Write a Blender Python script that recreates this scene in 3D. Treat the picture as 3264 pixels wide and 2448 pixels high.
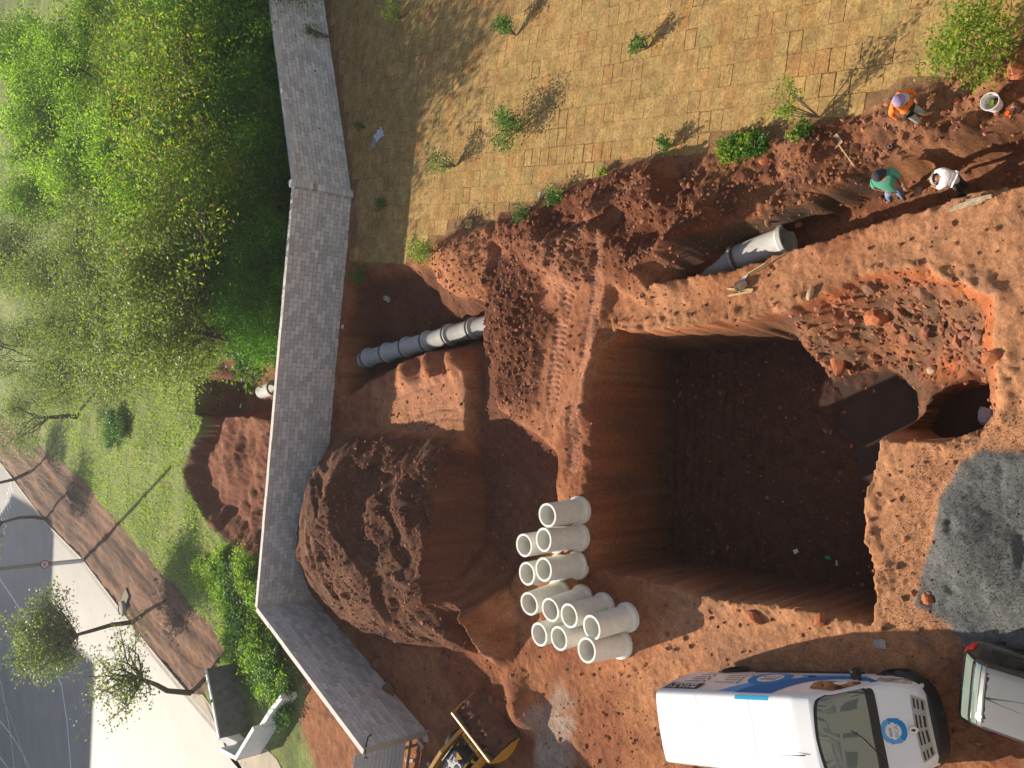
import bpy, bmesh, math, random
import numpy as np
from mathutils import Vector, Matrix, Quaternion
for o in list(bpy.data.objects): bpy.data.objects.remove(o)
S = bpy.context.scene
C = S.collection
R_ = math.radians
# ------------------------------------------------------------------ camera (a phone turned on its side, high on a building)
CAM_H = 20.0; FPX = 2767.0
_up = np.array([-3125., 126., 2767.]); _up /= np.linalg.norm(_up)
_v = np.array([0, 0, -1.]); _Y = _v - (_v @ _up) * _up; _Y /= np.linalg.norm(_Y); _X = np.cross(_Y, _up)
RC = np.array([_X, _Y, _up])
cam = bpy.data.cameras.new('camera'); cam.sensor_width = 36.0; cam.lens = 36.0 * FPX / 3264.0
cam.clip_start = 0.5; cam.clip_end = 3000
co = bpy.data.objects.new('camera', cam); C.objects.link(co)
M4 = Matrix([list(RC[0]) + [0], list(RC[1]) + [0], list(RC[2]) + [CAM_H], [0, 0, 0, 1]])
co.matrix_world = M4
S.camera = co
# ------------------------------------------------------------------ sky and sun
SUN_EL = 27.0; SHX, SHY = 0.456, -0.890          # horizontal direction in which shadows fall
w = bpy.data.worlds.new('World'); S.world = w; w.use_nodes = True
nt = w.node_tree; bg = nt.nodes['Background']
sk = nt.nodes.new('ShaderNodeTexSky'); sk.sky_type = 'NISHITA'; sk.sun_disc = False
sk.sun_elevation = R_(SUN_EL); sk.sun_rotation = math.atan2(-SHX, -SHY); sk.altitude = 600; sk.air_density = 1.0; sk.dust_density = 1.6
nt.links.new(sk.outputs[0], bg.inputs[0]); bg.inputs[1].default_value = 0.085
sl = bpy.data.lights.new('sun', 'SUN'); sl.energy = 4.9; sl.angle = R_(0.55); sl.color = (1.0, 0.87, 0.70)
so = bpy.data.objects.new('sun', sl); C.objects.link(so)
ce = math.cos(R_(SUN_EL)); so.rotation_euler = Vector((SHX * ce, SHY * ce, -math.sin(R_(SUN_EL)))).to_track_quat('-Z', 'Y').to_euler()
so.location = (-30, 60, 60)
S.view_settings.view_transform = 'Standard'; S.view_settings.look = 'None'; S.view_settings.exposure = 0.74; S.view_settings.gamma = 1.0
S.render.engine = 'CYCLES'; S.render.resolution_x = 1024; S.render.resolution_y = 768
S.cycles.max_bounces = 6; S.cycles.diffuse_bounces = 3; S.cycles.glossy_bounces = 3; S.cycles.transmission_bounces = 4; S.cycles.transparent_max_bounces = 8
# ------------------------------------------------------------------ pixel -> place
def G(x, y, h=0.0):            # photo pixel (3264 wide) meeting the level z = h
    d = RC @ np.array([(x - 1632) / FPX, -(y - 1224) / FPX, -1.0]); t = (CAM_H - h) / -d[2]
    return Vector((t * d[0], t * d[1], h))
def g(x, y, h=0.0): return G(x * 1.47559, y * 1.47559, h)
def g2(x, y, h=0.0): p = g(x, y, h); return (p.x, p.y)
def Z(rx, ry, sc, x, y, h=0.0): return G(rx + x / sc, ry + y / sc, h)
# ------------------------------------------------------------------ materials
def link(t, a, b): t.links.new(a, b)
def mat(name, col, rough=0.8, var=0.0, vscale=6.0, bump=0.0, bscale=30.0, metal=0.0, spec=0.4, coat=0.0, col2=None, island=0.0, objrand=0.0):
    m = bpy.data.materials.new(name); m.use_nodes = True; t = m.node_tree; b = t.nodes['Principled BSDF']
    b.inputs['Base Color'].default_value = (*col, 1); b.inputs['Roughness'].default_value = rough; b.inputs['Metallic'].default_value = metal
    b.inputs['Specular IOR Level'].default_value = spec; b.inputs['Coat Weight'].default_value = coat
    tc = t.nodes.new('ShaderNodeTexCoord'); src = None
    if var > 0 or col2:
        n = t.nodes.new('ShaderNodeTexNoise'); n.inputs['Scale'].default_value = vscale; n.inputs['Detail'].default_value = 5; n.inputs['Roughness'].default_value = 0.65
        link(t, tc.outputs['Object'], n.inputs['Vector'])
        r = t.nodes.new('ShaderNodeValToRGB'); r.color_ramp.elements[0].position = 0.32; r.color_ramp.elements[1].position = 0.68
        c2 = col2 or tuple(min(1, c * (1 + var)) for c in col); c1 = col if col2 else tuple(c * (1 - var) for c in col)
        r.color_ramp.elements[0].color = (*c1, 1); r.color_ramp.elements[1].color = (*c2, 1)
        link(t, n.outputs['Fac'], r.inputs['Fac']); src = r.outputs['Color']
    if island > 0 or objrand > 0:
        if island > 0: gi = t.nodes.new('ShaderNodeNewGeometry'); rnd = gi.outputs['Random Per Island']; amt = island
        else: gi = t.nodes.new('ShaderNodeObjectInfo'); rnd = gi.outputs['Random']; amt = objrand
        mr = t.nodes.new('ShaderNodeMapRange'); mr.inputs['To Min'].default_value = 1 - amt; mr.inputs['To Max'].default_value = 1 + amt
        link(t, rnd, mr.inputs['Value'])
        hs = t.nodes.new('ShaderNodeHueSaturation'); link(t, mr.outputs[0], hs.inputs['Value'])
        if src: link(t, src, hs.inputs['Color'])
        else: hs.inputs['Color'].default_value = (*col, 1)
        src = hs.outputs['Color']
    if src: link(t, src, b.inputs['Base Color'])
    if bump > 0:
        n2 = t.nodes.new('ShaderNodeTexNoise'); n2.inputs['Scale'].default_value = bscale; n2.inputs['Detail'].default_value = 6
        link(t, tc.outputs['Object'], n2.inputs['Vector'])
        bp = t.nodes.new('ShaderNodeBump'); bp.inputs['Strength'].default_value = bump; bp.inputs['Distance'].default_value = 0.02
        link(t, n2.outputs['Fac'], bp.inputs['Height']); link(t, bp.outputs['Normal'], b.inputs['Normal'])
    return m
def leafmat(name, col, col2, trans=0.45, rough=0.5, col3=None):
    m = bpy.data.materials.new(name); m.use_nodes = True; t = m.node_tree; b = t.nodes['Principled BSDF']
    gi = t.nodes.new('ShaderNodeNewGeometry'); r = t.nodes.new('ShaderNodeValToRGB')
    r.color_ramp.elements[0].color = (*col, 1); r.color_ramp.elements[1].color = (*(col3 or col2), 1)
    if col3: e3 = r.color_ramp.elements.new(0.78); e3.color = (*col2, 1)
    link(t, gi.outputs['Random Per Island'], r.inputs['Fac'])
    link(t, r.outputs['Color'], b.inputs['Base Color']); b.inputs['Roughness'].default_value = rough; b.inputs['Specular IOR Level'].default_value = 0.35
    tr = t.nodes.new('ShaderNodeBsdfTranslucent'); mul = t.nodes.new('ShaderNodeMix'); mul.data_type = 'RGBA'; mul.blend_type = 'MULTIPLY'; mul.inputs['Factor'].default_value = 1
    mul.inputs['B'].default_value = (1.30, 1.55, 0.65, 1); link(t, r.outputs['Color'], mul.inputs['A']); link(t, mul.outputs['Result'], tr.inputs['Color'])
    mx = t.nodes.new('ShaderNodeMixShader'); mx.inputs[0].default_value = trans
    link(t, b.outputs[0], mx.inputs[1]); link(t, tr.outputs[0], mx.inputs[2]); link(t, mx.outputs[0], t.nodes['Material Output'].inputs[0])
    return m
# ------------------------------------------------------------------ objects
def tag(o, label=None, cat=None, group=None, kind=None):
    if label: o['label'] = label
    if cat: o['category'] = cat
    if group: o['group'] = group
    if kind: o['kind'] = kind
    return o
def empty(name, loc=(0, 0, 0), rot=(0, 0, 0), label=None, cat=None, group=None):
    o = bpy.data.objects.new(name, None); C.objects.link(o); o.location = loc; o.rotation_euler = rot; o.empty_display_size = 0.2
    return tag(o, label, cat, group)
class MB:
    """collects shapes, then links them as one mesh object"""
    def __init__(s): s.v = []; s.f = []; s.m = []; s.mi = 0
    def add(s, vs, fs):
        n = len(s.v); s.v += [tuple(p) for p in vs]; s.f += [tuple(n + i for i in f) for f in fs]; s.m += [s.mi] * len(fs); return s
    def box(s, c, d, M=None, taper=1.0):
        x, y, z = (k / 2 for k in d); vs = []
        for sz in (-1, 1):
            k = taper if sz > 0 else 1.0
            for sx, sy in ((-1, -1), (1, -1), (1, 1), (-1, 1)): vs.append(Vector((sx * x * k, sy * y * k, sz * z)))
        vs = [(M @ p if M else p) + Vector(c) for p in vs]
        return s.add(vs, [(3, 2, 1, 0), (4, 5, 6, 7), (0, 1, 5, 4), (1, 2, 6, 5), (2, 3, 7, 6), (3, 0, 4, 7)])
    def bbox(s, c, d, r=0.02, M=None):
        x, y, z = (k / 2 for k in d); r = min(r, x * .9, y * .9, z * .9); L = [(-z, r), (-z + r, 0), (z - r, 0), (z, r)]; vs = []; fs = []
        for zz, i in L:
            for px, py in ((-x + i, -y + r), (-x + r, -y + i), (x - r, -y + i), (x - i, -y + r), (x - i, y - r), (x - r, y - i), (-x + r, y - i), (-x + i, y - r)):
                p = Vector((px, py, zz)); vs.append((M @ p if M else p) + Vector(c))
        for k in range(3):
            for j in range(8): a, b = k * 8 + j, k * 8 + (j + 1) % 8; fs.append((a, b, b + 8, a + 8))
        fs.append(tuple(range(7, -1, -1))); fs.append(tuple(range(24, 32))); return s.add(vs, fs)
    def tube(s, pts, rad, n=8, cap=True, flat=None):
        pts = [Vector(p) for p in pts]; k = len(pts); rad = rad if hasattr(rad, '__len__') else [rad] * k; vs = []; fs = []; u = None
        for i, p in enumerate(pts):
            d = (pts[min(i + 1, k - 1)] - pts[max(i - 1, 0)]).normalized()
            if u is None:
                u = d.orthogonal().normalized()
            else: u = (u - d * u.dot(d)).normalized()
            w_ = d.cross(u)
            for j in range(n): a = 2 * math.pi * j / n; vs.append(p + (u * math.cos(a) + w_ * math.sin(a)) * rad[i])
        for i in range(k - 1):
            for j in range(n): a, b = i * n + j, i * n + (j + 1) % n; fs.append((a, b, b + n, a + n))
        if cap: fs.append(tuple(range(n - 1, -1, -1))); fs.append(tuple((k - 1) * n + j for j in range(n)))
        return s.add(vs, fs)
    def lathe(s, prof, n=24, M=None, close=False):
        vs = []; fs = []; k = len(prof)
        for r, z in prof:
            for j in range(n):
                a = 2 * math.pi * j / n; p = Vector((r * math.cos(a), r * math.sin(a), z)); vs.append(M @ p if M else p)
        for i in range(k if close else k - 1):
            for j in range(n): a, b = i * n + j, i * n + (j + 1) % n; c, d = ((i + 1) % k) * n + (j + 1) % n, ((i + 1) % k) * n + j; fs.append((a, b, c, d))
        return s.add(vs, fs)
    def disc(s, c, r, n=20, M=None):
        vs = [Vector((r * math.cos(2 * math.pi * j / n), r * math.sin(2 * math.pi * j / n), 0)) for j in range(n)]
        return s.add([(M @ p if M else p) + Vector(c) for p in vs], [tuple(range(n))])
    def prism(s, poly, z0, z1, M=None):
        n = len(poly); vs = [Vector((x, y, z0)) for x, y in poly] + [Vector((x, y, z1)) for x, y in poly]
        if M: vs = [M @ p for p in vs]
        return s.add(vs, [tuple(range(n - 1, -1, -1)), tuple(range(n, 2 * n))] + [(i, (i + 1) % n, n + (i + 1) % n, n + i) for i in range(n)])
    def loft(s, rings, cap=True, closed=True):
        n = len(rings[0]); vs = [p for r in rings for p in r]; fs = []
        for i in range(len(rings) - 1):
            for j in range(n if closed else n - 1): a, b = i * n + j, i * n + (j + 1) % n; fs.append((a, b, b + n, a + n))
        if cap and closed: fs.append(tuple(range(n - 1, -1, -1))); fs.append(tuple((len(rings) - 1) * n + j for j in range(n)))
        return s.add(vs, fs)
    def mesh(s, name, mats, smooth=False):
        me = bpy.data.meshes.new(name); me.from_pydata(s.v, [], s.f)
        for m in (mats if isinstance(mats, (list, tuple)) else [mats]): me.materials.append(m)
        if any(s.m): me.polygons.foreach_set('material_index', s.m)
        if smooth is not False:
            me.polygons.foreach_set('use_smooth', [True] * len(s.f))
            if smooth is not True: me.set_sharp_from_angle(angle=R_(smooth))
        me.update(); return me
    def build(s, name, mats, parent=None, loc=(0, 0, 0), rot=(0, 0, 0), smooth=False):
        return mk(name, s.mesh(name, mats, smooth), parent, loc, rot)
def mk(name, me, parent=None, loc=(0, 0, 0), rot=(0, 0, 0)):
    o = bpy.data.objects.new(name, me); C.objects.link(o); o.location = loc; o.rotation_euler = rot; o.parent = parent; return o
def copy_tree(o, parent=None):
    c = o.copy(); C.objects.link(c); c.parent = parent
    for ch in [k for k in o.children]: copy_tree(ch, c)
    return c
def npmesh(name, V, F, mats, smooth=False):          # V (n,3), F (m,k) arrays
    me = bpy.data.meshes.new(name); n, m, k = len(V), len(F), F.shape[1]
    me.vertices.add(n); me.vertices.foreach_set('co', np.ascontiguousarray(V, np.float32).ravel())
    me.loops.add(m * k); me.loops.foreach_set('vertex_index', np.ascontiguousarray(F, np.int32).ravel())
    me.polygons.add(m); me.polygons.foreach_set('loop_start', np.arange(0, m * k, k, dtype=np.int32))
    me.polygons.foreach_set('use_smooth', np.full(m, bool(smooth)))
    for q in (mats if isinstance(mats, (list, tuple)) else [mats]): me.materials.append(q)
    me.update(calc_edges=True); return me
def text_mesh(name, s, size, m, align='CENTER', extrude=0.002, bold=0.0):
    cu = bpy.data.curves.new(name, 'FONT'); cu.body = s; cu.size = size; cu.align_x = align; cu.align_y = 'CENTER'; cu.extrude = extrude; cu.offset = bold
    t = bpy.data.objects.new(name + '_t', cu); C.objects.link(t); dg = bpy.context.evaluated_depsgraph_get(); dg.update()
    me = bpy.data.meshes.new_from_object(t.evaluated_get(dg)); me.name = name; bpy.data.objects.remove(t); bpy.data.curves.remove(cu)
    me.materials.clear(); me.materials.append(m); return me
# ------------------------------------------------------------------ noise
def _hash(ix, iy, seed):
    h = (ix.astype(np.int64) * 374761393 + iy.astype(np.int64) * 668265263 + seed * 974634777) & 0xffffffff
    h = ((h ^ (h >> 13)) * 1274126177) & 0xffffffff; h = ((h ^ (h >> 16)) * 2246822519) & 0xffffffff
    return ((h ^ (h >> 15)) & 0xffff) / 65535.0
def vnoise(x, y, seed=0):
    ix = np.floor(x); iy = np.floor(y); fx = x - ix; fy = y - iy; fx = fx * fx * (3 - 2 * fx); fy = fy * fy * (3 - 2 * fy)
    a = _hash(ix, iy, seed); b = _hash(ix + 1, iy, seed); c = _hash(ix, iy + 1, seed); d = _hash(ix + 1, iy + 1, seed)
    return (a + (b - a) * fx) * (1 - fy) + (c + (d - c) * fx) * fy
def fbm(x, y, scale, octv=4, seed=0, gain=0.5):      # about -1..1, scale = metres of the largest lump
    s = 0; a = 1; f = 1 / scale; t = 0
    for i in range(octv): s = s + a * (vnoise(x * f + 17.3 * i, y * f - 9.1 * i, seed + i) - 0.5) * 2; t += a; a *= gain; f *= 2.03
    return s / t
def clods(x, y, cell, seed=0, dens=0.6, flat=0.8):   # rounded lumps of earth
    ix = np.floor(x / cell); iy = np.floor(y / cell); out = np.zeros_like(x)
    for dx in (-1, 0, 1):
        for dy in (-1, 0, 1):
            cx, cy = ix + dx, iy + dy; r = _hash(cx, cy, seed + 3); on = _hash(cx, cy, seed + 4) < dens
            px = (cx + 0.15 + 0.7 * _hash(cx, cy, seed)) * cell; py = (cy + 0.15 + 0.7 * _hash(cx, cy, seed + 1)) * cell
            rr = (0.2 + 0.42 * r * r) * cell * on; el = 0.75 + 0.5 * _hash(cx, cy, seed + 6)
            d2 = ((x - px) * el) ** 2 + ((y - py) / el) ** 2
            out = np.maximum(out, np.sqrt(np.maximum(rr * rr - d2, 0)) * flat)
    return out
def sstep(t): t = np.clip(t, 0, 1); return t * t * (3 - 2 * t)
def sdpoly(x, y, P):                                  # > 0 inside
    d = np.full(x.shape, 1e9); ins = np.zeros(x.shape, bool); n = len(P)
    for i in range(n):
        ax, ay = P[i]; bx, by = P[(i + 1) % n]; ex, ey = bx - ax, by - ay; wx, wy = x - ax, y - ay
        t = np.clip((wx * ex + wy * ey) / (ex * ex + ey * ey + 1e-12), 0, 1); d = np.minimum(d, (wx - ex * t) ** 2 + (wy - ey * t) ** 2)
        c = ((ay > y) != (by > y)) & (x < (bx - ax) * (y - ay) / ((by - ay) if abs(by - ay) > 1e-9 else 1e-9) + ax); ins ^= c
    d = np.sqrt(d); return np.where(ins, d, -d)
def sdline(x, y, P):                                  # distance to a polyline, signed lateral offset, length along it
    best = np.full(x.shape, 1e9); lat = np.zeros(x.shape); along = np.zeros(x.shape); L = 0
    for i in range(len(P) - 1):
        ax, ay = P[i]; bx, by = P[i + 1]; ex, ey = bx - ax, by - ay; l = math.hypot(ex, ey); wx, wy = x - ax, y - ay
        t = np.clip((wx * ex + wy * ey) / (l * l), 0, 1); d = np.sqrt((wx - ex * t) ** 2 + (wy - ey * t) ** 2); k = d < best
        best = np.where(k, d, best); lat = np.where(k, (wx * ey - wy * ex) / l, lat); along = np.where(k, L + t * l, along); L += l
    return best, lat, along
# ================================================================== the ground
def PQ(pts, h=0.0): return [g2(p[0], p[1], p[2] if len(p) > 2 else h) for p in pts]
def pxw(x, y, h=0): p = G(x, y, h); return (p.x, p.y)
WALL_H = 2.75
W1 = pxw(1032, 0); W2 = pxw(1122, 622); W4 = pxw(1003, 1910); W5 = pxw(1362, 2335)
_d = ((W1[0] - W2[0]), (W1[1] - W2[1])); W0 = (W2[0] + _d[0] * 3.0, W2[1] + _d[1] * 3.0)
WALL = [W0, W2, W4, W5]; WALLB = WALL + [(W5[0] - 14.0, W5[1] - 0.6)]
LAWN_EDGE = [(757, 572), (800, 578), (850, 566), (880, 562), (925, 560), (935, 528), (1000, 503), (1075, 490), (1090, 464), (1150, 452), (1190, 432), (1250, 402), (1290, 380), (1330, 367), (1420, 344), (1480, 352), (1550, 314), (1660, 302), (1770, 272), (1880, 237), (1990, 187), (2130, 132), (2212, 94), (2330, 40)]
LAWN = [W0, W2] + PQ(LAWN_EDGE) + PQ([(2500, -150), (2300, -500), (1500, -500)])
TR_RIM = PQ([(1425, 628), (1500, 603), (1570, 586), (1640, 562), (1720, 540), (1800, 514), (1890, 490), (1960, 467), (2040, 442), (2130, 421), (2290, 378), (2420, 340), (2420, 170), (2300, 218), (2212, 255), (2060, 305), (1960, 335), (1880, 372), (1800, 412), (1720, 446), (1650, 462), (1580, 490), (1500, 545), (1440, 585)])
TR_FLOOR = PQ([(1500, 640), (1570, 618), (1720, 565), (1890, 508), (2060, 458), (2290, 396), (2420, 360), (2420, 265), (2290, 300), (2120, 352), (1990, 392), (1890, 430), (1800, 465), (1740, 492), (1640, 530), (1560, 585)], -1.25)
PIT_RIM = PQ([(1330, 708), (1420, 712), (1500, 706), (1600, 690), (1700, 665), (1790, 630), (1850, 600), (1930, 585), (2010, 583), (2085, 598), (2140, 640), (2150, 700), (2158, 780), (2160, 850), (2150, 910), (2120, 945), (2050, 948), (1960, 945), (1905, 948), (1885, 1010), (1868, 1090), (1870, 1160), (1885, 1230), (1892, 1290), (1885, 1350), (1840, 1340), (1760, 1325), (1650, 1300), (1560, 1290), (1450, 1270), (1350, 1240), (1300, 1225), (1288, 1150), (1285, 1050), (1290, 950), (1300, 850), (1310, 770)])
PD = -3.15
PIT_FLOOR = PQ([(1445, 766), (1520, 758), (1640, 742), (1752, 730), (1765, 775), (1800, 825), (1850, 815), (1930, 800), (1985, 845), (1990, 925)], PD) + PQ([(1880, 985), (1856, 1090), (1858, 1160), (1872, 1235), (1876, 1300), (1868, 1318)]) + PQ([(1950, 1290), (1800, 1262), (1650, 1238), (1500, 1218), (1437, 1192), (1440, 950)], PD)
PUDDLE = PQ([(1800, 790), (1860, 800), (1960, 790), (2000, 850), (1995, 950), (1960, 1010), (1870, 1080), (1845, 980), (1830, 880)], PD)
P2_RIM = PQ([(1978, 925), (1992, 870), (2040, 825), (2100, 800), (2165, 790), (2185, 860), (2175, 930), (2120, 952), (2000, 955)], -1.7)
P2_FLOOR = PQ([(2020, 935), (2030, 880), (2075, 850), (2165, 830), (2180, 900), (2160, 945), (2060, 955)], -2.9)
HEAP_B = PQ([(745, 925), (800, 925), (870, 930), (1000, 945), (1022, 1000), (1022, 1060), (1020, 1200), (1024, 1300), (1050, 1390), (1030, 1410), (950, 1400), (850, 1390), (760, 1345), (700, 1300), (672, 1230), (668, 1150), (700, 1010)])
HEAP_T = PQ([(715, 1085), (790, 1078), (875, 1066), (905, 1120), (893, 1200), (902, 1285), (925, 1306), (860, 1306), (785, 1300), (738, 1262), (708, 1215), (695, 1150)], 2.5)
CUT = PQ([(1022, 730), (1075, 735), (1090, 880), (1150, 930), (1205, 965), (1215, 1065), (1190, 1180), (1120, 1230), (1065, 1320), (1050, 1400), (1024, 1310), (1020, 1200), (1022, 1000)], -0.25)
D2_RIM = PQ([(742, 868), (790, 832), (850, 796), (900, 768), (980, 762), (1050, 745), (1078, 705), (1066, 652), (1050, 645), (1000, 642), (955, 612), (930, 575), (880, 570), (800, 590), (758, 605), (742, 720)])
D2_FLOOR = PQ([(700, 838), (800, 806), (900, 776), (1000, 745), (1080, 720), (1075, 690), (1000, 690), (900, 715), (800, 735), (700, 760)], -1.45)
CHURN = PQ([(1085, 480), (1160, 462), (1250, 410), (1420, 352), (1490, 400), (1570, 470), (1560, 545), (1450, 590), (1400, 640), (1330, 600), (1250, 620), (1150, 560), (1085, 520)])
RAMP = PQ([(1070, 560), (1120, 525), (1250, 505), (1350, 500), (1335, 600), (1305, 715), (1290, 900), (1215, 980), (1150, 930), (1090, 885), (1080, 800), (1062, 700)])
CLODA = PQ([(1070, 570), (1190, 560), (1185, 700), (1175, 890), (1090, 870), (1080, 780), (1066, 690)])
CHUNK = PQ([(935, 560), (945, 520), (1075, 490), (1085, 600), (1050, 640), (990, 640), (945, 600)])
BANK = PQ([(1480, 352), (1660, 305), (1880, 240), (2130, 135), (2330, 45), (2400, 200), (2212, 275), (1960, 355), (1720, 466), (1560, 500), (1490, 420)])
GRAVEL = PQ([(1985, 1300), (2000, 1245), (2035, 1170), (2038, 1090), (2080, 1015), (2130, 988), (2300, 985), (2420, 1200), (2300, 1430), (2120, 1410), (2085, 1380), (2040, 1330)])
TYRE = PQ([(800, 835), (880, 800), (1005, 815), (1012, 930), (880, 935), (820, 890)])
BP_RIM = PQ([(470, 772), (445, 810), (436, 930), (397, 1000), (404, 1060), (442, 1125), (500, 1180), (560, 1200), (650, 1200), (690, 1000), (690, 772)])
BP_FLOOR = PQ([(520, 800), (470, 830), (470, 940), (450, 1010), (490, 1085), (560, 1140), (690, 1150), (700, 800)], -1.1)
BP2_RIM = PQ([(452, 815), (452, 898), (560, 905), (690, 895), (690, 805), (560, 800)], -0.8); BP2_FLOOR = PQ([(480, 835), (480, 885), (700, 895), (700, 815)], -2.2)
KERB = PQ([(-160, 800), (-60, 925), (0, 1000), (100, 1132), (180, 1213), (300, 1372), (380, 1470), (480, 1585), (545, 1690), (620, 1820), (700, 2000)])
FURROW = PQ([(-160, 760), (0, 900), (60, 960), (160, 1020), (230, 1110), (310, 1200), (420, 1320), (482, 1400), (455, 1450), (440, 1500), (410, 1510), (380, 1475), (300, 1376), (180, 1217), (100, 1136), (0, 1004), (-160, 804)])
ROADP = [KERB[0]] + KERB[1:] + [(-60, KERB[-1][1] - 20), (-140, 20), (-140, 260), (KERB[0][0] + 10, 260)]
TRACKS = [(PQ([(1208, 985), (1206, 900), (1214, 800), (1232, 680), (1262, 570), (1310, 470)]), 0.55, 0.18, 0.055), (PQ([(1250, 1010), (1262, 900), (1280, 760), (1300, 650), (1330, 540), (1360, 470)]), 0.42, 0.12, 0.035),
          (PQ([(820, 905), (880, 890), (940, 870), (1010, 872)]), 0.6, 0.17, 0.05), (PQ([(880, 935), (910, 905), (960, 893), (1010, 895)]), 0.5, 0.15, 0.045), (PQ([(850, 850), (900, 828), (960, 815), (1012, 818)]), 0.55, 0.1, 0.03),
          (PQ([(1300, 500), (1340, 440), (1400, 400)]), 0.5, 0.15, 0.03), (PQ([(560, 1180), (540, 1080), (500, 1010)]), 0.5, 0.25, 0.05), (PQ([(1075, 1410), (1110, 1340), (1150, 1270)]), 0.55, 0.15, 0.045), (PQ([(1260, 480), (1240, 560), (1225, 640)]), 0.45, 0.16, 0.055)]
SOILHEAPS = [(g2(1068, 1565), 0.65, 1.3), (g2(1140, 1545), 0.5, 0.8), (g2(1120, 1500), 0.3, 0.9), (g2(1320, 470), 0.55, 1.3), (g2(1420, 430), 0.5, 1.2), (g2(1500, 520), 0.45, 0.9), (g2(1250, 560), 0.4, 1.2), (g2(1380, 560), 0.4, 1.1), (g2(1180, 500), 0.35, 1.2), (g2(1560, 440), 0.4, 1.0), (g2(1010, 560), 0.45, 1.6), (g2(1120, 700), 0.3, 1.5),
             (g2(760, 1490), 0.35, 1.5), (g2(880, 805), 0.45, 0.8), (g2(935, 790), 0.5, 0.8), (g2(990, 780), 0.5, 0.8), (g2(2190, 160), 0.35, 0.8), (g2(1960, 260), 0.25, 1.0), (g2(1760, 340), 0.3, 1.0), (g2(470, 1010), 0.5, 2.0), (g2(540, 1120), 0.6, 2.2)]
OSTRIP = PQ([(600, 1400), (640, 1440), (662, 1490), (648, 1560), (690, 1680), (700, 1900), (1000, 1900), (940, 1590), (800, 1560), (700, 1490)])
TRFILL = [(g2(1555, 560, -0.9), 0.85, 0.95), (g2(1490, 600, -0.9), 0.9, 0.9)]
SLURRY = [(g2(1195, 1590), 1.0), (g2(1215, 1640), 1.1), (g2(1180, 1655), 0.8), (g2(1230, 1520), 0.7)]
def near(x, y, P, pad=3.0):
    xs = [p[0] for p in P]; ys = [p[1] for p in P]
    return (x > min(xs) - pad) & (x < max(xs) + pad) & (y > min(ys) - pad) & (y < max(ys) + pad)
def masked(x, y, P, fn, pad=3.0, fill=0.0):
    k = near(x, y, P, pad); out = np.full(x.shape, fill)
    if k.any(): out[k] = fn(x[k], y[k])
    return out
def soft(x, y, P, wd, pad=3.0):
    return masked(x, y, P, lambda a, b: sstep(sdpoly(a, b, P) / wd + 0.5), pad)
def between(x, y, rim, top, pw=1.0):      # 0 at the rim outline and outside, 1 inside the inner outline
    def fn(a, b):
        dr = np.maximum(sdpoly(a, b, rim), 0); dt = np.maximum(-sdpoly(a, b, top), 0)
        t = dr / (dr + dt + 1e-6); return np.where(dt <= 0, np.where(dr > 0, 1.0, 0.0), t) ** pw
    return masked(x, y, rim, fn)
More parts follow.
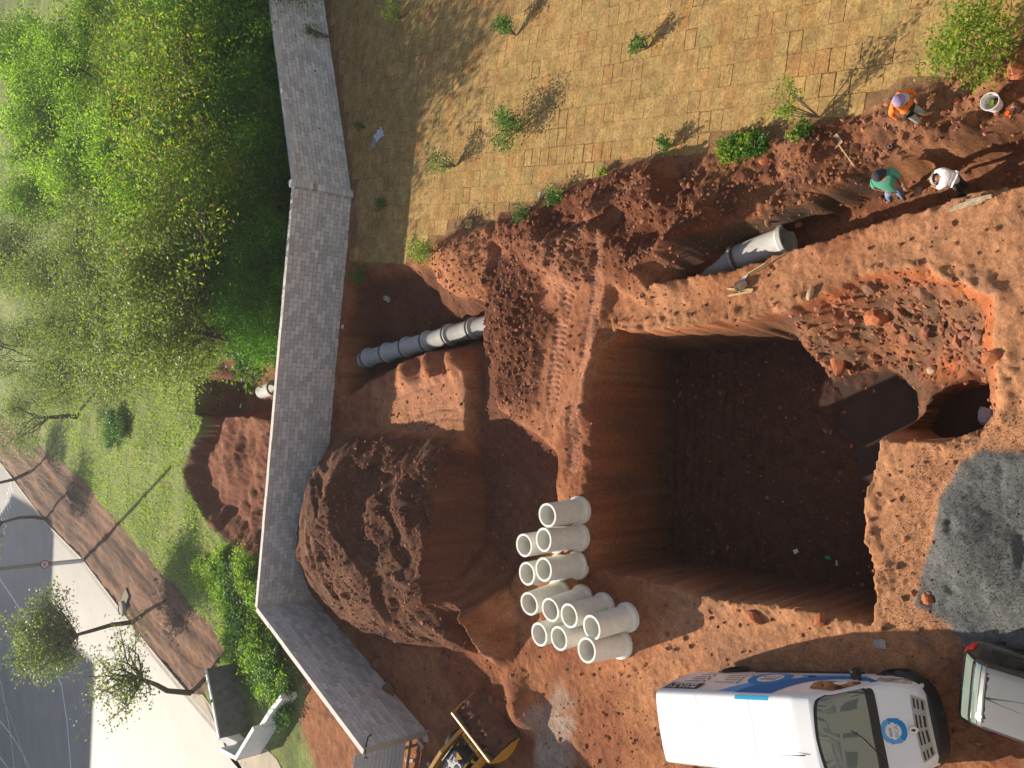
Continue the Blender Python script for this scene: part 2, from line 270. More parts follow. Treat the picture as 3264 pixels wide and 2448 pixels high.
def terrain(x, y):
    """height and the soil masks at world x, y (1-D arrays)"""
    M = {}
    wx = x + 0.16 * fbm(x, y, 1.1, 3, 11) + 0.05 * fbm(x, y, 0.28, 2, 12); wy = y + 0.16 * fbm(x, y, 1.1, 3, 21) + 0.05 * fbm(x, y, 0.28, 2, 22)
    lawn = soft(x, y, LAWN, 0.25); road = masked(x, y, ROADP, lambda a, b: sstep(sdpoly(a, b, ROADP) / 0.3), 3.0)
    d, lat, along = sdline(x, y, WALLB); behind = ((lat > 0) & (y > 20)) | (y > 45)
    # which side of the wall: the wall's far side lies to the left of its run W0 -> W5
    site = 1.0 - behind
    z = 0.06 * fbm(x, y, 4.0, 3, 1) * (1 - lawn)
    rough = np.where(site > 0, 0.21, 0.3) * (1 - lawn) * (1 - road)
    churn = soft(wx, wy, CHURN, 0.8); bank = soft(wx, wy, BANK, 0.4); cl = soft(wx + 0.8 * fbm(x, y, 1.6, 4, 151), wy + 0.8 * fbm(x, y, 1.6, 4, 152), CLODA, 0.9); ramp = soft(wx, wy, RAMP, 0.5); chunk = soft(wx, wy, CHUNK, 0.5)
    z = z + 0.30 * churn + 0.10 * bank + 0.30 * ramp + 0.18 * cl + 0.25 * chunk
    for (cx, cy), h, r in SOILHEAPS:
        k = ((x - cx) ** 2 + (y - cy) ** 2) < (r * 2) ** 2
        if k.any():
            dd = np.sqrt((wx[k] - cx) ** 2 + (wy[k] - cy) ** 2) / r; z[k] += h * sstep(1 - dd * 0.85)
    hb = between(wx, wy, HEAP_B, HEAP_T, 0.62)
    ax_, ay_ = g2(700, 1160, 2.6); run = (x - ax_) * SHX + (y - ay_) * SHY      # the top tips away from the wall towards the cut
    steps = 0.16 * np.floor(4 * vnoise(wx * 0.7 + 0.5 * run, wy * 0.7, 6)) - 0.2
    z = z + hb * (2.85 - 0.17 * np.clip(run, -1, 6) + steps + 0.25 * fbm(x, y, 1.4, 4, 5))
    rd, _, al = sdline(wx, wy, PQ([(905, 1300, 2.4), (935, 1312, 2.2), (990, 1350, 1.6), (1050, 1400, 0.6)])); Lr = al.max() if al.size else 1
    z = np.where(rd < 2.2, np.maximum(z, (2.2 - 1.6 * np.clip(al / 3.2, 0, 1)) - rd * 1.25 + 0.15 * fbm(x, y, 0.8, 3, 8)), z)
    cut = soft(wx, wy, CUT, 0.5); z = z - 0.5 * cut * (1 - hb)
    d2 = between(wx, wy, D2_RIM, D2_FLOOR, 0.8); z = z * (1 - d2) + (-1.5) * d2
    tr = between(wx, wy, TR_RIM, TR_FLOOR, 0.9); z = z * (1 - tr) + (-1.25) * tr
    pit = between(wx, wy, PIT_RIM, PIT_FLOOR, 0.9); z = z * (1 - sstep(pit * 4)) + PD * pit
    ripple = sstep((pit - 0.97) / 0.03); bx, by = PIT_FLOOR[0]
    z = z + ripple * 0.022 * np.sin(wy * 2 * math.pi / 0.36 + 2.2 * fbm(x, y, 1.2, 3, 9)) * (0.3 + vnoise(x * 0.8, y * 0.8, 10)) * (0.4 + 0.6 * sstep((wy - 12.5) / 2.5))
    slope = np.clip(4 * (tr * (1 - tr) + d2 * (1 - d2)) + 2.5 * pit * (1 - pit) + 2.5 * hb * (1 - hb), 0, 1)
    z = z + slope * 0.22 * fbm(x, y, 1.1, 2, 33)
    wallp = sstep(pit * 6) * (1 - ripple); z = z + wallp * 0.09 * np.sin(wx * 5.3 + 3 * fbm(x, y, 0.9, 2, 31))
    p2 = between(wx, wy, P2_RIM, P2_FLOOR, 0.8); z = np.where(p2 > 0, np.minimum(z, z * (1 - p2) - 2.95 * p2), z)
    pud = soft(wx + 0.7 * fbm(x, y, 1.3, 4, 97), wy + 0.7 * fbm(x, y, 1.3, 4, 98), PUDDLE, 0.9) * sstep((pit - 0.9) * 10); z = z - 0.16 * pud
    rimup = soft(wx, wy, PQ([(1300, 740), (1225, 900), (1215, 1060), (1240, 1240), (1310, 1225), (1288, 1150), (1285, 1050), (1290, 950), (1300, 850)]), 0.8); z = z + 0.25 * rimup * (1 - sstep(pit * 6))
    b1 = between(wx + 0.35 * fbm(x, y, 2.5, 3, 37), wy + 0.35 * fbm(x, y, 2.5, 3, 38), BP_RIM, BP_FLOOR, 1.1) * behind; b2 = between(wx, wy, BP2_RIM, BP2_FLOOR, 0.8) * behind
    z = z - 0.85 * b1 * (1 + 0.35 * fbm(x, y, 1.8, 4, 35)) - 1.2 * b2 + 0.34 * sstep(b1 * 4) * fbm(x, y, 1.3, 4, 36)
    fur = soft(wx + 0.7 * fbm(x, y, 2.6, 4, 57, 0.65), wy + 0.7 * fbm(x, y, 2.6, 4, 58, 0.65), FURROW, 0.9) * (1 - road)
    kd, kl, ka = sdline(wx, wy, KERB)
    z = z + fur * (0.07 * fbm(x, y, 0.8, 3, 53) + 0.20 * fbm(kl, ka * 0.07, 0.6, 4, 54, 0.65))
    track = np.zeros(x.shape)
    for P, wd, pitch, dep in TRACKS:
        k = near(x, y, P, 1.0)
        if not k.any(): continue
        td, tl, ta = sdline(x[k], y[k], P); mk_ = sstep((wd / 2 - td) / 0.06 + 0.5); pat = np.sign(np.sin((ta + 0.35 * np.abs(tl)) * 2 * math.pi / pitch)) * 0.5
        keep = sstep((vnoise(x[k] * 1.3, y[k] * 1.3, 77) - 0.2) * 4)
        rough[k] *= 1 - 0.85 * mk_ * keep; z[k] += mk_ * keep * (pat * dep - 0.05); track[k] = np.maximum(track[k], mk_ * keep)
    grav = soft(wx, wy, GRAVEL, 0.5); z = z + grav * (0.12 + 0.24 * (fbm(x, y, 1.5, 2, 61) + 0.4) - 0.12 * sstep(vnoise(x * 2.2, y * 2.2, 62) * 3 - 2.0)); 
    rub = sstep(pit * 5) * (1 - ripple) * sstep((x - 0.2) / 0.8) * (y < 12.6)
    tyre = soft(wx + 0.5 * fbm(x, y, 1.6, 3, 153), wy, TYRE, 0.8)
    rough = rough * (1 - 0.75 * grav) * (1 - 0.5 * tyre) + 0.55 * churn + 0.45 * bank + 0.6 * cl + 0.85 * rub + 0.25 * chunk + 0.2 * sstep(hb * 3) * (vnoise(x * 0.6, y * 0.6, 71) > 0.45)
    rough = rough * (1 - 0.75 * np.clip(4 * tr * (1 - tr), 0, 1)) * (1 - 0.6 * np.clip(4 * pit * (1 - pit), 0, 1) * (1 - rub))
    rimz = masked(wx, wy, PIT_RIM, lambda a, b: sstep(1 - np.abs(sdpoly(a, b, PIT_RIM) + 0.12) / 0.4)) + masked(wx, wy, TR_RIM, lambda a, b: sstep(1 - np.abs(sdpoly(a, b, TR_RIM) + 0.1) / 0.35))
    z = z + 0.10 * rimz * (1 - lawn) * (0.5 + fbm(x, y, 0.6, 3, 95)); rough = rough + 0.4 * rimz
    rough = np.clip(rough * (1 - 0.6 * cut) * (1 - 0.5 * ripple * (1 - rub)), 0, 1.1) * (1 - lawn) * (1 - road)
    z = z + churn * (0.34 * (0.5 - np.abs(fbm(wx, wy, 1.5, 3, 91))) + 0.12 * fbm(wx, wy, 0.5, 3, 92)) * (1 - track) + 0.10 * cl * fbm(wx, wy, 0.6, 3, 93)
    for (cx, cy), h, r in TRFILL:
        k = ((x - cx) ** 2 + (y - cy) ** 2) < (r * 2) ** 2
        if k.any(): z[k] += h * sstep(1 - np.sqrt((wx[k] - cx) ** 2 + (wy[k] - cy) ** 2) / r * 0.85)
    fine = (np.abs(y) < 60) & (rough > 0.02)
    if fine.any():
        a, b = x[fine], y[fine]; r = rough[fine]; e = np.zeros(a.shape)
        patch = sstep((fbm(a, b, 2.0, 3, 81) + 0.25) * 1.6)
        e += clods(a, b, 0.62, 101, 0.35, 0.75) * r * r * (0.25 + patch) * 0.8 * (1 - 0.85 * cl[fine])
        e += clods(a, b, 0.30, 111, 0.55, 0.8) * r * (0.3 + 0.7 * patch) * (1 - 0.5 * cl[fine])
        e += 0.03 * fbm(a, b, 0.16, 2, 141) * (0.35 + r)
        e += clods(a, b, 0.15, 121, 0.6, 0.9) * (0.25 + 0.75 * r)
        e += 0.045 * fbm(a, b, 0.5, 4, 131) * r
        z[fine] += e
    z = z - 0.3 * road + lawn * 0.02
    M.update(lawn=lawn, road=road, behind=behind.astype(float), churn=churn, bank=bank, cl=cl, ramp=ramp, hb=hb, cut=cut, d2=d2, tr=tr, pit=pit, ripple=ripple, p2=p2, b1=b1, b2=b2, fur=fur, track=track, grav=grav, rub=rub, tyre=tyre, rough=rough, chunk=chunk)
    return z, M
def hz(x, y):
    z, _ = terrain(np.array([float(x)]), np.array([float(y)])); return float(z[0])
def mixc(c, w_, col): return c * (1 - w_[:, None]) + np.array(col)[None, :] * w_[:, None]
def soilcolor(x, y, z, M):
    n1 = fbm(x, y, 2.2, 4, 201); n2 = fbm(x, y, 0.6, 4, 211); n3 = fbm(x, y, 5.5, 3, 221); one = np.ones((len(x), 3))
    c = one * np.array((0.25, 0.105, 0.052)); c = mixc(c, sstep(n1 * 1.2 + 0.5), (0.36, 0.175, 0.085)); c = mixc(c, sstep(n2 * 1.5 + 0.1) * 0.6, (0.17, 0.065, 0.034))
    pale = sstep((n3 + 0.4) * 1.8) * sstep((19 - y) / 4); c = mixc(c, pale * 0.7, (0.50, 0.295, 0.165)); c = mixc(c, sstep((fbm(x, y, 1.2, 4, 226) - 0.05) * 2.4) * sstep((17 - y) / 4) * 0.45, (0.24, 0.16, 0.11))
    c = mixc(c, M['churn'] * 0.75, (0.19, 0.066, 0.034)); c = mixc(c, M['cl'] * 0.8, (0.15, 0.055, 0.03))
    c = mixc(c, M['ramp'] * (1 - M['cl']) * (0.35 + 0.4 * sstep(n1 + 0.5)), (0.40, 0.20, 0.115)); c = mixc(c, M['track'] * 0.7, (0.44, 0.235, 0.15))
    c = mixc(c, M['tyre'] * 0.6, (0.44, 0.24, 0.14))
    c = mixc(c, M['bank'] * sstep(n2 * 2 + 0.1) * 0.8, (0.13, 0.062, 0.04))
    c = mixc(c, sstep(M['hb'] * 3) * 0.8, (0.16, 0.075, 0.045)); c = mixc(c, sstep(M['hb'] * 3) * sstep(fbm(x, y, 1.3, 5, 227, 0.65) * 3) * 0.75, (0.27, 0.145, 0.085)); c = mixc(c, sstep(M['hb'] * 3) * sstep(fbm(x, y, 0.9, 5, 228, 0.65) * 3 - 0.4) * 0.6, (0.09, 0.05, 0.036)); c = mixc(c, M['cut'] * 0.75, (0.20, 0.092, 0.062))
    c = mixc(c, sstep(M['d2'] * 3) * 0.65, (0.15, 0.065, 0.042))
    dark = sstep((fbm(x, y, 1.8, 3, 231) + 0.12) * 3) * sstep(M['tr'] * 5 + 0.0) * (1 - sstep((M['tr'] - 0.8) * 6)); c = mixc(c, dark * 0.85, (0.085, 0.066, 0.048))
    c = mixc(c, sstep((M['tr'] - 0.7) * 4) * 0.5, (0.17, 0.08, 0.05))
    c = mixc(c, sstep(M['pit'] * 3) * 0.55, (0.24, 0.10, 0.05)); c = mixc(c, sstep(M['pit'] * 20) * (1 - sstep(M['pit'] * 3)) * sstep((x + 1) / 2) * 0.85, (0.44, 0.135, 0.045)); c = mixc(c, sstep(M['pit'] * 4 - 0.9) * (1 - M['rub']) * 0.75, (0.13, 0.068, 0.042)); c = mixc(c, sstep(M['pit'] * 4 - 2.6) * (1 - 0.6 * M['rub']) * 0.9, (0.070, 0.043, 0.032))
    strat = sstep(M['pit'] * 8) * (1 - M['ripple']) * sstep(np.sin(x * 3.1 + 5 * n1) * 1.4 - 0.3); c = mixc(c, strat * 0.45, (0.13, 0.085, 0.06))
    c = mixc(c, M['rub'] * sstep(n2 * 2.2 + 0.4) * 0.8, (0.14, 0.10, 0.068)); c = mixc(c, M['rub'] * sstep(n1 * 3 + 0.3) * 0.5, (0.06, 0.05, 0.042)); c = mixc(c, M['rub'] * sstep(n1 * 3 - 0.6) * 0.9, (0.42, 0.13, 0.05))
    c = mixc(c, sstep(M['grav'] * 2.2), (0.13, 0.137, 0.135))
    c = mixc(c, M['lawn'] * 0.9, (0.24, 0.165, 0.085))
    for (cx, cy), r in SLURRY: c = mixc(c, sstep(1.3 - np.sqrt((x - cx) ** 2 + (y - cy) ** 2) / r + 1.3 * n2) * 0.55, (0.36, 0.32, 0.28))
    bh = M['behind']; gn = sstep(n1 * 1.4 + 0.6)
    gc = mixc(one * np.array((0.15, 0.20, 0.045)), gn, (0.27, 0.31, 0.09)); gc = mixc(gc, sstep(n2 * 2 - 0.2) * 0.5, (0.16, 0.13, 0.07))
    bb_ = np.maximum(sstep(M['b1'] * 6), sstep(M['b2'] * 6)); gc = mixc(gc, bb_, (0.23, 0.08, 0.04)); gc = mixc(gc, sstep(M['b1'] * 6) * sstep(n2 * 2) * 0.6, (0.36, 0.16, 0.08))
    gc = mixc(gc, sstep(M['fur'] * 2), (0.17, 0.09, 0.055)); gc = mixc(gc, sstep(M['fur'] * 2) * sstep(n1 * 2 + 0.3) * 0.7, (0.30, 0.15, 0.085)); gc = mixc(gc, sstep(M['fur'] * 2) * sstep(n2 * 2 - 0.1) * 0.6, (0.11, 0.07, 0.048)); kd_, kl_, ka_ = sdline(x, y, KERB); st_ = fbm(kl_, ka_ * 0.06, 0.75, 4, 55, 0.7); gc = mixc(gc, sstep(M['fur'] * 2) * sstep(st_ * 3 + 0.3) * 0.75, (0.085, 0.052, 0.036)); gc = mixc(gc, sstep(M['fur'] * 2) * sstep(st_ * -3 - 0.4) * 0.6, (0.34, 0.20, 0.125))
    gc = mixc(gc, soft(x, y, OSTRIP, 0.8), (0.36, 0.145, 0.06)); gc = mixc(gc, soft(x, y, OSTRIP, 0.8) * sstep(n2 * 3) * 0.5, (0.22, 0.08, 0.04))
    strip = masked(x, y, WALL, lambda a, b: sstep((1.6 - sdline(a, b, WALL)[0]) / 0.8), 4.0) * (x < -6); gc = mixc(gc, strip, (0.30, 0.12, 0.055))
    c = c * (1 - bh[:, None]) + gc * bh[:, None]
    dk = np.clip(0.9 * M['churn'] + M['cl'] + 0.8 * M['bank'] + sstep(M['hb'] * 3) + 0.8 * M['cut'] + sstep(M['d2'] * 3), 0, 1); c = c * np.where(bh > 0, 1.0, 1.12 - 0.38 * dk)[:, None] * (1 + (np.array([0.04, -0.10, -0.17])[None, :]) * (1 - M['grav'])[:, None] * (1 - bh)[:, None])  # heap, cut and pipe cutting also darkened to carry their shade
    j = 1 + 0.30 * fbm(x, y, 0.22, 3, 241) + 0.10 * (vnoise(x * 9, y * 9, 251) - 0.5)
    return np.clip(c * j[:, None], 0.01, 0.9)
def spaced(a, b, d0, d1):
    out = [a]; t = a
    while t < b: t += d0 + (d1 - d0) * (t - a) / (b - a); out.append(t)
    return out
xs = np.array([-900, -500, -300, -200, -140, -100, -80, -65] + list(np.arange(-55, -22, 0.55)) + list(np.arange(-22, -11, 0.12)) + list(np.arange(-11, 10, 0.055)) + list(np.arange(10, 22, 0.14)) + list(np.arange(22, 62, 0.9)) + [70, 85, 110, 150, 220, 320, 520, 900])
ys = np.array([-600, -300, -150, -80, -40, -20, -10, -4, 0, 2.5] + spaced(4.2, 24.0, 0.05, 0.066) + spaced(24.1, 40, 0.075, 0.14) + spaced(40.2, 80, 0.16, 0.5) + spaced(80.6, 130, 0.6, 1.4) + [140, 155, 175, 200, 240, 300, 400, 600, 1000])
XX, YY = np.meshgrid(xs, ys); fx, fy = XX.ravel(), YY.ravel()
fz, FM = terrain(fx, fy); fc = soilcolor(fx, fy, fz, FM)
nx, ny = len(xs), len(ys); ii = np.arange(nx * ny).reshape(ny, nx)
FQ = np.stack([ii[:-1, :-1], ii[:-1, 1:], ii[1:, 1:], ii[1:, :-1]], -1).reshape(-1, 4)
m_soil = bpy.data.materials.new('soil'); m_soil.use_nodes = True; t = m_soil.node_tree; b = t.nodes['Principled BSDF']; b.inputs['Roughness'].default_value = 0.92; b.inputs['Specular IOR Level'].default_value = 0.2
at = t.nodes.new('ShaderNodeAttribute'); at.attribute_name = 'soil'
tc = t.nodes.new('ShaderNodeTexCoord'); n = t.nodes.new('ShaderNodeTexNoise'); n.inputs['Scale'].default_value = 11; n.inputs['Detail'].default_value = 9; n.inputs['Roughness'].default_value = 0.82; link(t, tc.outputs['Object'], n.inputs['Vector'])
mr = t.nodes.new('ShaderNodeMapRange'); mr.inputs['From Min'].default_value = 0.3; mr.inputs['From Max'].default_value = 0.7; mr.inputs['To Min'].default_value = 0.50; mr.inputs['To Max'].default_value = 1.45; link(t, n.outputs['Fac'], mr.inputs['Value'])
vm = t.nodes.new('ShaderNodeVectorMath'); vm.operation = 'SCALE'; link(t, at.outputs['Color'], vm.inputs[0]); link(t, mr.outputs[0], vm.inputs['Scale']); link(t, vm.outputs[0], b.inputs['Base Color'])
bp = t.nodes.new('ShaderNodeBump'); bp.inputs['Strength'].default_value = 1.0; bp.inputs['Distance'].default_value = 0.07; link(t, n.outputs['Fac'], bp.inputs['Height']); link(t, bp.outputs['Normal'], b.inputs['Normal'])
gm = npmesh('ground', np.stack([fx, fy, fz], -1), FQ, m_soil, smooth=True)
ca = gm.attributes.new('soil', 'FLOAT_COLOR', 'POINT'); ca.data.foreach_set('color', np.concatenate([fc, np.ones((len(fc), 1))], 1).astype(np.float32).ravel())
ground = tag(mk('ground', gm), 'red earth building site ground with pit, trench, heaps and tracks', None, None, 'structure')
print('ground verts', nx * ny)
# ================================================================== boundary wall of concrete blocks
m_block = mat('concrete_block', (0.60, 0.605, 0.62), 0.9, var=0.12, vscale=5, bump=0.25, bscale=60, objrand=0.2)
m_blockj = mat('concrete_block_run', (0.60, 0.605, 0.62), 0.9, var=0.12, vscale=5, bump=0.25, bscale=60, island=0.2)
m_mortar = mat('mortar', (0.13, 0.13, 0.13), 0.95, var=0.15, vscale=3)
m_coping = mat('coping_mortar', (0.62, 0.59, 0.54), 0.85, var=0.12, vscale=4, bump=0.3, bscale=20)
m_tan = mat('tan_block', (0.40, 0.31, 0.20), 0.9, var=0.1)
wall = empty('block_wall', (W2[0], W2[1], 0), label='long grey concrete block boundary wall bending round the site', cat='wall')
def wl(p): return (p[0] - W2[0], p[1] - W2[1], p[2])
BL = MB().box((0.195, 0.05, 0.095), (0.384, 0.12, 0.184)).mesh('block', m_block)
BLH = MB().box((0.095, 0.05, 0.095), (0.19, 0.12, 0.19)).mesh('block', m_block)
cand = []; NC = 14
for si in range(3):
    A, B = Vector((*WALL[si], 0)), Vector((*WALL[si + 1], 0)); u = (B - A).normalized(); L = (B - A).length; ang = math.atan2(u.y, u.x)
    nrm = Vector((u.y, -u.x, 0))                       # faces the site? flip so that it looks at the camera
    if nrm.dot(Vector((0, 0, 0)) - (A + B) / 2) < 0: nrm = -nrm
    cb = MB(); ctr = (A + B) / 2 - nrm * 0.075; cb.box(wl((ctr.x, ctr.y, WALL_H / 2 - 0.3)), (L, 0.13, WALL_H + 0.6), Matrix.Rotation(ang, 3, 'Z')).build('mortar_core', m_mortar, wall)
    cp = MB(); k = int(L / 1.2); rr = random.Random(si)
    for j in range(k):
        c = A + u * (L * (j + 0.5) / k) - nrm * 0.06; cp.box(wl((c.x, c.y, WALL_H + 0.06 + rr.uniform(-.006, .006))), (L / k, 0.215 + rr.uniform(-.01, .01), 0.05), Matrix.Rotation(ang, 3, 'Z'))
    cp.build('coping', m_coping, wall)
    if nrm.dot(Vector((-u.y, u.x, 0))) > 0: flip = True
    else: flip = False
    for c in range(NC):
        z0 = -0.02 + c * 0.2; s0 = -0.2 if c % 2 else 0.0; x0 = s0
        while x0 < L:
            a, e = max(x0, 0.005), min(x0 + 0.39, L - 0.005)
            if e - a > 0.06:
                p = A + u * a
                cand.append((((p + u * .2).xy.length_squared + (20 - z0) ** 2), si, p.x, p.y, z0, e - a, ang, nrm.x, nrm.y))
            x0 += 0.4
rr = random.Random(5)
vis = [c for c in cand if c[2] < 20 and abs(c[5] - 0.39) < 0.02]; vis.sort(); pick = set(id(c) for c in vis[:300])
RV = []; RF = []; nv = 0
for c in cand:
    _, si, px_, py_, z0, ln, ang, nx_, ny_ = c; jit = rr.uniform(-0.004, 0.004)
    if id(c) in pick:
        # the block's local +y points away from the site, so its face stands 10 mm proud of the joints
        o = mk('block', BL, wall, wl((px_ + nx_ * (0.0 + jit), py_ + ny_ * (0.0 + jit), z0)), (0, 0, ang))
        if nx_ * -math.sin(ang) + ny_ * math.cos(ang) > 0: o.location = wl((px_ + nx_ * jit + math.cos(ang) * ln, py_ + ny_ * jit + math.sin(ang) * ln, z0)); o.rotation_euler = (0, 0, ang + math.pi)
    else:
        u = np.array((math.cos(ang), math.sin(ang), 0)); n_ = np.array((nx_, ny_, 0)); p = np.array((px_ - W2[0], py_ - W2[1], z0)) + n_ * (0.01 + jit)
        for dz in (.003, 0.187):
            for a_, b_ in ((.003, 0), (ln - .003, 0), (ln - .003, -0.12), (.003, -0.12)): RV.append(p + u * a_ + n_ * b_ + np.array((0, 0, dz)))
        RF += [(nv, nv + 1, nv + 2, nv + 3), (nv + 4, nv + 5, nv + 6, nv + 7), (nv, nv + 1, nv + 5, nv + 4), (nv + 1, nv + 2, nv + 6, nv + 5), (nv + 2, nv + 3, nv + 7, nv + 6), (nv + 3, nv, nv + 4, nv + 7)]; nv += 8
rest = mk('block_courses', npmesh('block_courses', np.array(RV), np.array(RF), m_blockj), wall); rest['kind'] = 'stuff'
# pilaster where the wall changes direction
u = (Vector((*W4, 0)) - Vector((*W0, 0))).normalized(); ang = math.atan2(u.y, u.x); PB = MB().bbox((0, 0, 0.096), (0.3, 0.30, 0.192), 0.008).mesh('pilaster_block', m_block)
for c in range(15):
    o = mk('pilaster_block', PB, wall, (0.0, 0.02, -0.02 + c * 0.2), (0, 0, ang + rr.uniform(-.01, .01)))
    if c == 9: o.data = PB.copy(); o.data.materials[0] = m_tan
# mortar bead down the inside of the corner, black hose hooked over the wall's end
MB().tube([wl((W4[0] + 0.02, W4[1] - 0.06, z)) for z in (-0.2, 1.0, 2.0, 2.75)], [0.03, 0.025, 0.03, 0.025], 6).build('corner_bead', m_coping, wall)
e0 = Vector((*W5, 0)); uu = (Vector((*W5, 0)) - Vector((*W4, 0))).normalized()
MB().box(wl((W5[0] + uu.x * 0.02 + 0.07 * -uu.y * 0, W5[1] + uu.y * 0.02, WALL_H / 2)), (0.04, 0.24, WALL_H + 0.06), Matrix.Rotation(math.atan2(uu.y, uu.x), 3, 'Z')).build('end_render', mat('end_render', (0.46, 0.42, 0.34), 0.9, var=0.12), wall)
m_black = mat('black_rubber', (0.012, 0.012, 0.013), 0.55)
hp = [e0 + uu * (-0.5) + Vector((0.14, 0, 2.2)), e0 + uu * -0.35 + Vector((0.2, 0, 2.45)), e0 + uu * -0.1 + Vector((0.16, 0, 2.66)), e0 + uu * 0.1 + Vector((0.02, 0, 2.82)), e0 + uu * 0.12 + Vector((-0.14, 0, 2.86)), e0 + uu * 0.05 + Vector((-0.25, 0, 2.7))]
tag(MB().tube(hp, 0.025, 8).build('hose', m_black, smooth=True), 'short black hose curled over the end of the block wall', 'hose')
# ================================================================== lawn of dry turf squares
lawn = tag(empty('lawn', (0, 0, 0)), 'dry yellow turf laid in squares beside the wall', None, None, 'structure')
m_sod = bpy.data.materials.new('dry_turf'); m_sod.use_nodes = True; t = m_sod.node_tree; b = t.nodes['Principled BSDF']; b.inputs['Roughness'].default_value = 0.95; b.inputs['Specular IOR Level'].default_value = 0.1
oi = t.nodes.new('ShaderNodeObjectInfo'); gi = t.nodes.new('ShaderNodeNewGeometry'); ad = t.nodes.new('ShaderNodeMath'); ad.operation = 'ADD'; link(t, oi.outputs['Random'], ad.inputs[0]); link(t, gi.outputs['Random Per Island'], ad.inputs[1])
fr = t.nodes.new('ShaderNodeMath'); fr.operation = 'FRACT'; link(t, ad.outputs[0], fr.inputs[0])
r1 = t.nodes.new('ShaderNodeValToRGB'); cr = r1.color_ramp; cr.elements[0].position = 0; cr.elements[0].color = (0.52, 0.37, 0.17, 1); cr.elements[1].position = 1; cr.elements[1].color = (0.54, 0.38, 0.18, 1)
for p_, c_ in ((0.22, (0.45, 0.33, 0.15)), (0.4, (0.51, 0.36, 0.16)), (0.55, (0.47, 0.265, 0.115)), (0.66, (0.40, 0.325, 0.15)), (0.82, (0.50, 0.33, 0.15))):
    e_ = cr.elements.new(p_); e_.color = (*c_, 1)
link(t, fr.outputs[0], r1.inputs['Fac'])
tc = t.nodes.new('ShaderNodeTexCoord'); nz = t.nodes.new('ShaderNodeTexNoise'); nz.inputs['Scale'].default_value = 16; nz.inputs['Detail'].default_value = 8; nz.inputs['Roughness'].default_value = 0.75; link(t, gi.outputs['Position'], nz.inputs['Vector'])
nb = t.nodes.new('ShaderNodeTexNoise'); nb.inputs['Scale'].default_value = 0.7; nb.inputs['Detail'].default_value = 5; link(t, gi.outputs['Position'], nb.inputs['Vector'])
m1 = t.nodes.new('ShaderNodeMapRange'); m1.inputs['From Min'].default_value = 0.3; m1.inputs['From Max'].default_value = 0.72; m1.inputs['To Min'].default_value = 0.50; m1.inputs['To Max'].default_value = 1.55; link(t, nz.outputs['Fac'], m1.inputs['Value'])
hs = t.nodes.new('ShaderNodeHueSaturation'); link(t, m1.outputs[0], hs.inputs['Value']); 
m2 = t.nodes.new('ShaderNodeMapRange'); m2.inputs['From Min'].default_value = 0.35; m2.inputs['From Max'].default_value = 0.7; m2.inputs['To Max'].default_value = 0.8; link(t, nb.outputs['Fac'], m2.inputs['Value'])
mx = t.nodes.new('ShaderNodeMix'); mx.data_type = 'RGBA'; mx.inputs['B'].default_value = (0.40, 0.275, 0.13, 1); link(t, m2.outputs[0], mx.inputs['Factor']); link(t, r1.outputs['Color'], mx.inputs['A']); pb3 = t.nodes.new('ShaderNodeTexNoise'); pb3.inputs['Scale'].default_value = 1.9; pb3.inputs['Detail'].default_value = 6; pb3.inputs['Roughness'].default_value = 0.7; link(t, gi.outputs['Position'], pb3.inputs['Vector']); pr3 = t.nodes.new('ShaderNodeValToRGB'); pr3.color_ramp.elements[0].position = 0.36; pr3.color_ramp.elements[0].color = (.62, .56, .50, 1); pr3.color_ramp.elements[1].position = 0.62; pr3.color_ramp.elements[1].color = (.94, .89, .76, 1); link(t, pb3.outputs['Fac'], pr3.inputs['Fac']); mm3 = t.nodes.new('ShaderNodeMix'); mm3.data_type = 'RGBA'; mm3.blend_type = 'MULTIPLY'; mm3.inputs['Factor'].default_value = 1; link(t, mx.outputs['Result'], mm3.inputs['A']); link(t, pr3.outputs['Color'], mm3.inputs['B']); link(t, mm3.outputs['Result'], hs.inputs['Color']); link(t, hs.outputs['Color'], b.inputs['Base Color'])
bp = t.nodes.new('ShaderNodeBump'); bp.inputs['Strength'].default_value = 0.9; bp.inputs['Distance'].default_value = 0.02; link(t, nz.outputs['Fac'], bp.inputs['Height']); link(t, bp.outputs['Normal'], b.inputs['Normal'])
TL, TW = 0.41, 0.60
def sod_arrays(rng, ragged):       # most squares butt neatly, some are ragged and leave a gap
    nxs, nys = 5, 6; V = []; sz_ = 0.012 if ragged else 0.003; jt = 0.009 if ragged else 0.0015
    for j in range(nys + 1):
        for i in range(nxs + 1):
            x = (i / nxs - 0.5) * (TL - sz_); y = (j / nys - 0.5) * (TW - sz_); ed = i in (0, nxs) or j in (0, nys)
            k_ = 0.0 if (ed and not ragged) else 1.0; V.append((x + rng.uniform(-jt, jt) - (jt * (1 if x > 0 else -1) if ed else 0), y + rng.uniform(-jt, jt) - (jt * (1 if y > 0 else -1) if ed else 0), 0.045 + k_ * rng.uniform(-.004, .004)))
    F = [(j * (nxs + 1) + i, j * (nxs + 1) + i + 1, (j + 1) * (nxs + 1) + i + 1, (j + 1) * (nxs + 1) + i) for j in range(nys) for i in range(nxs)]
    ring = [i for i in range(nxs + 1)] + [(j) * (nxs + 1) + nxs for j in range(1, nys + 1)] + [nys * (nxs + 1) + i for i in range(nxs - 1, -1, -1)] + [j * (nxs + 1) for j in range(nys - 1, 0, -1)]
    n = len(V); V += [(V[i][0], V[i][1], -0.03) for i in ring]
    F += [(ring[(k + 1) % len(ring)], ring[k], n + k, n + (k + 1) % len(ring)) for k in range(len(ring))]
    return np.array(V), np.array(F)
rng = random.Random(77); SODV = [sod_arrays(rng, k_ > 5) for k_ in range(8)]; SODM = [npmesh('sod_tile', v_, f_, m_sod, False) for v_, f_ in SODV]
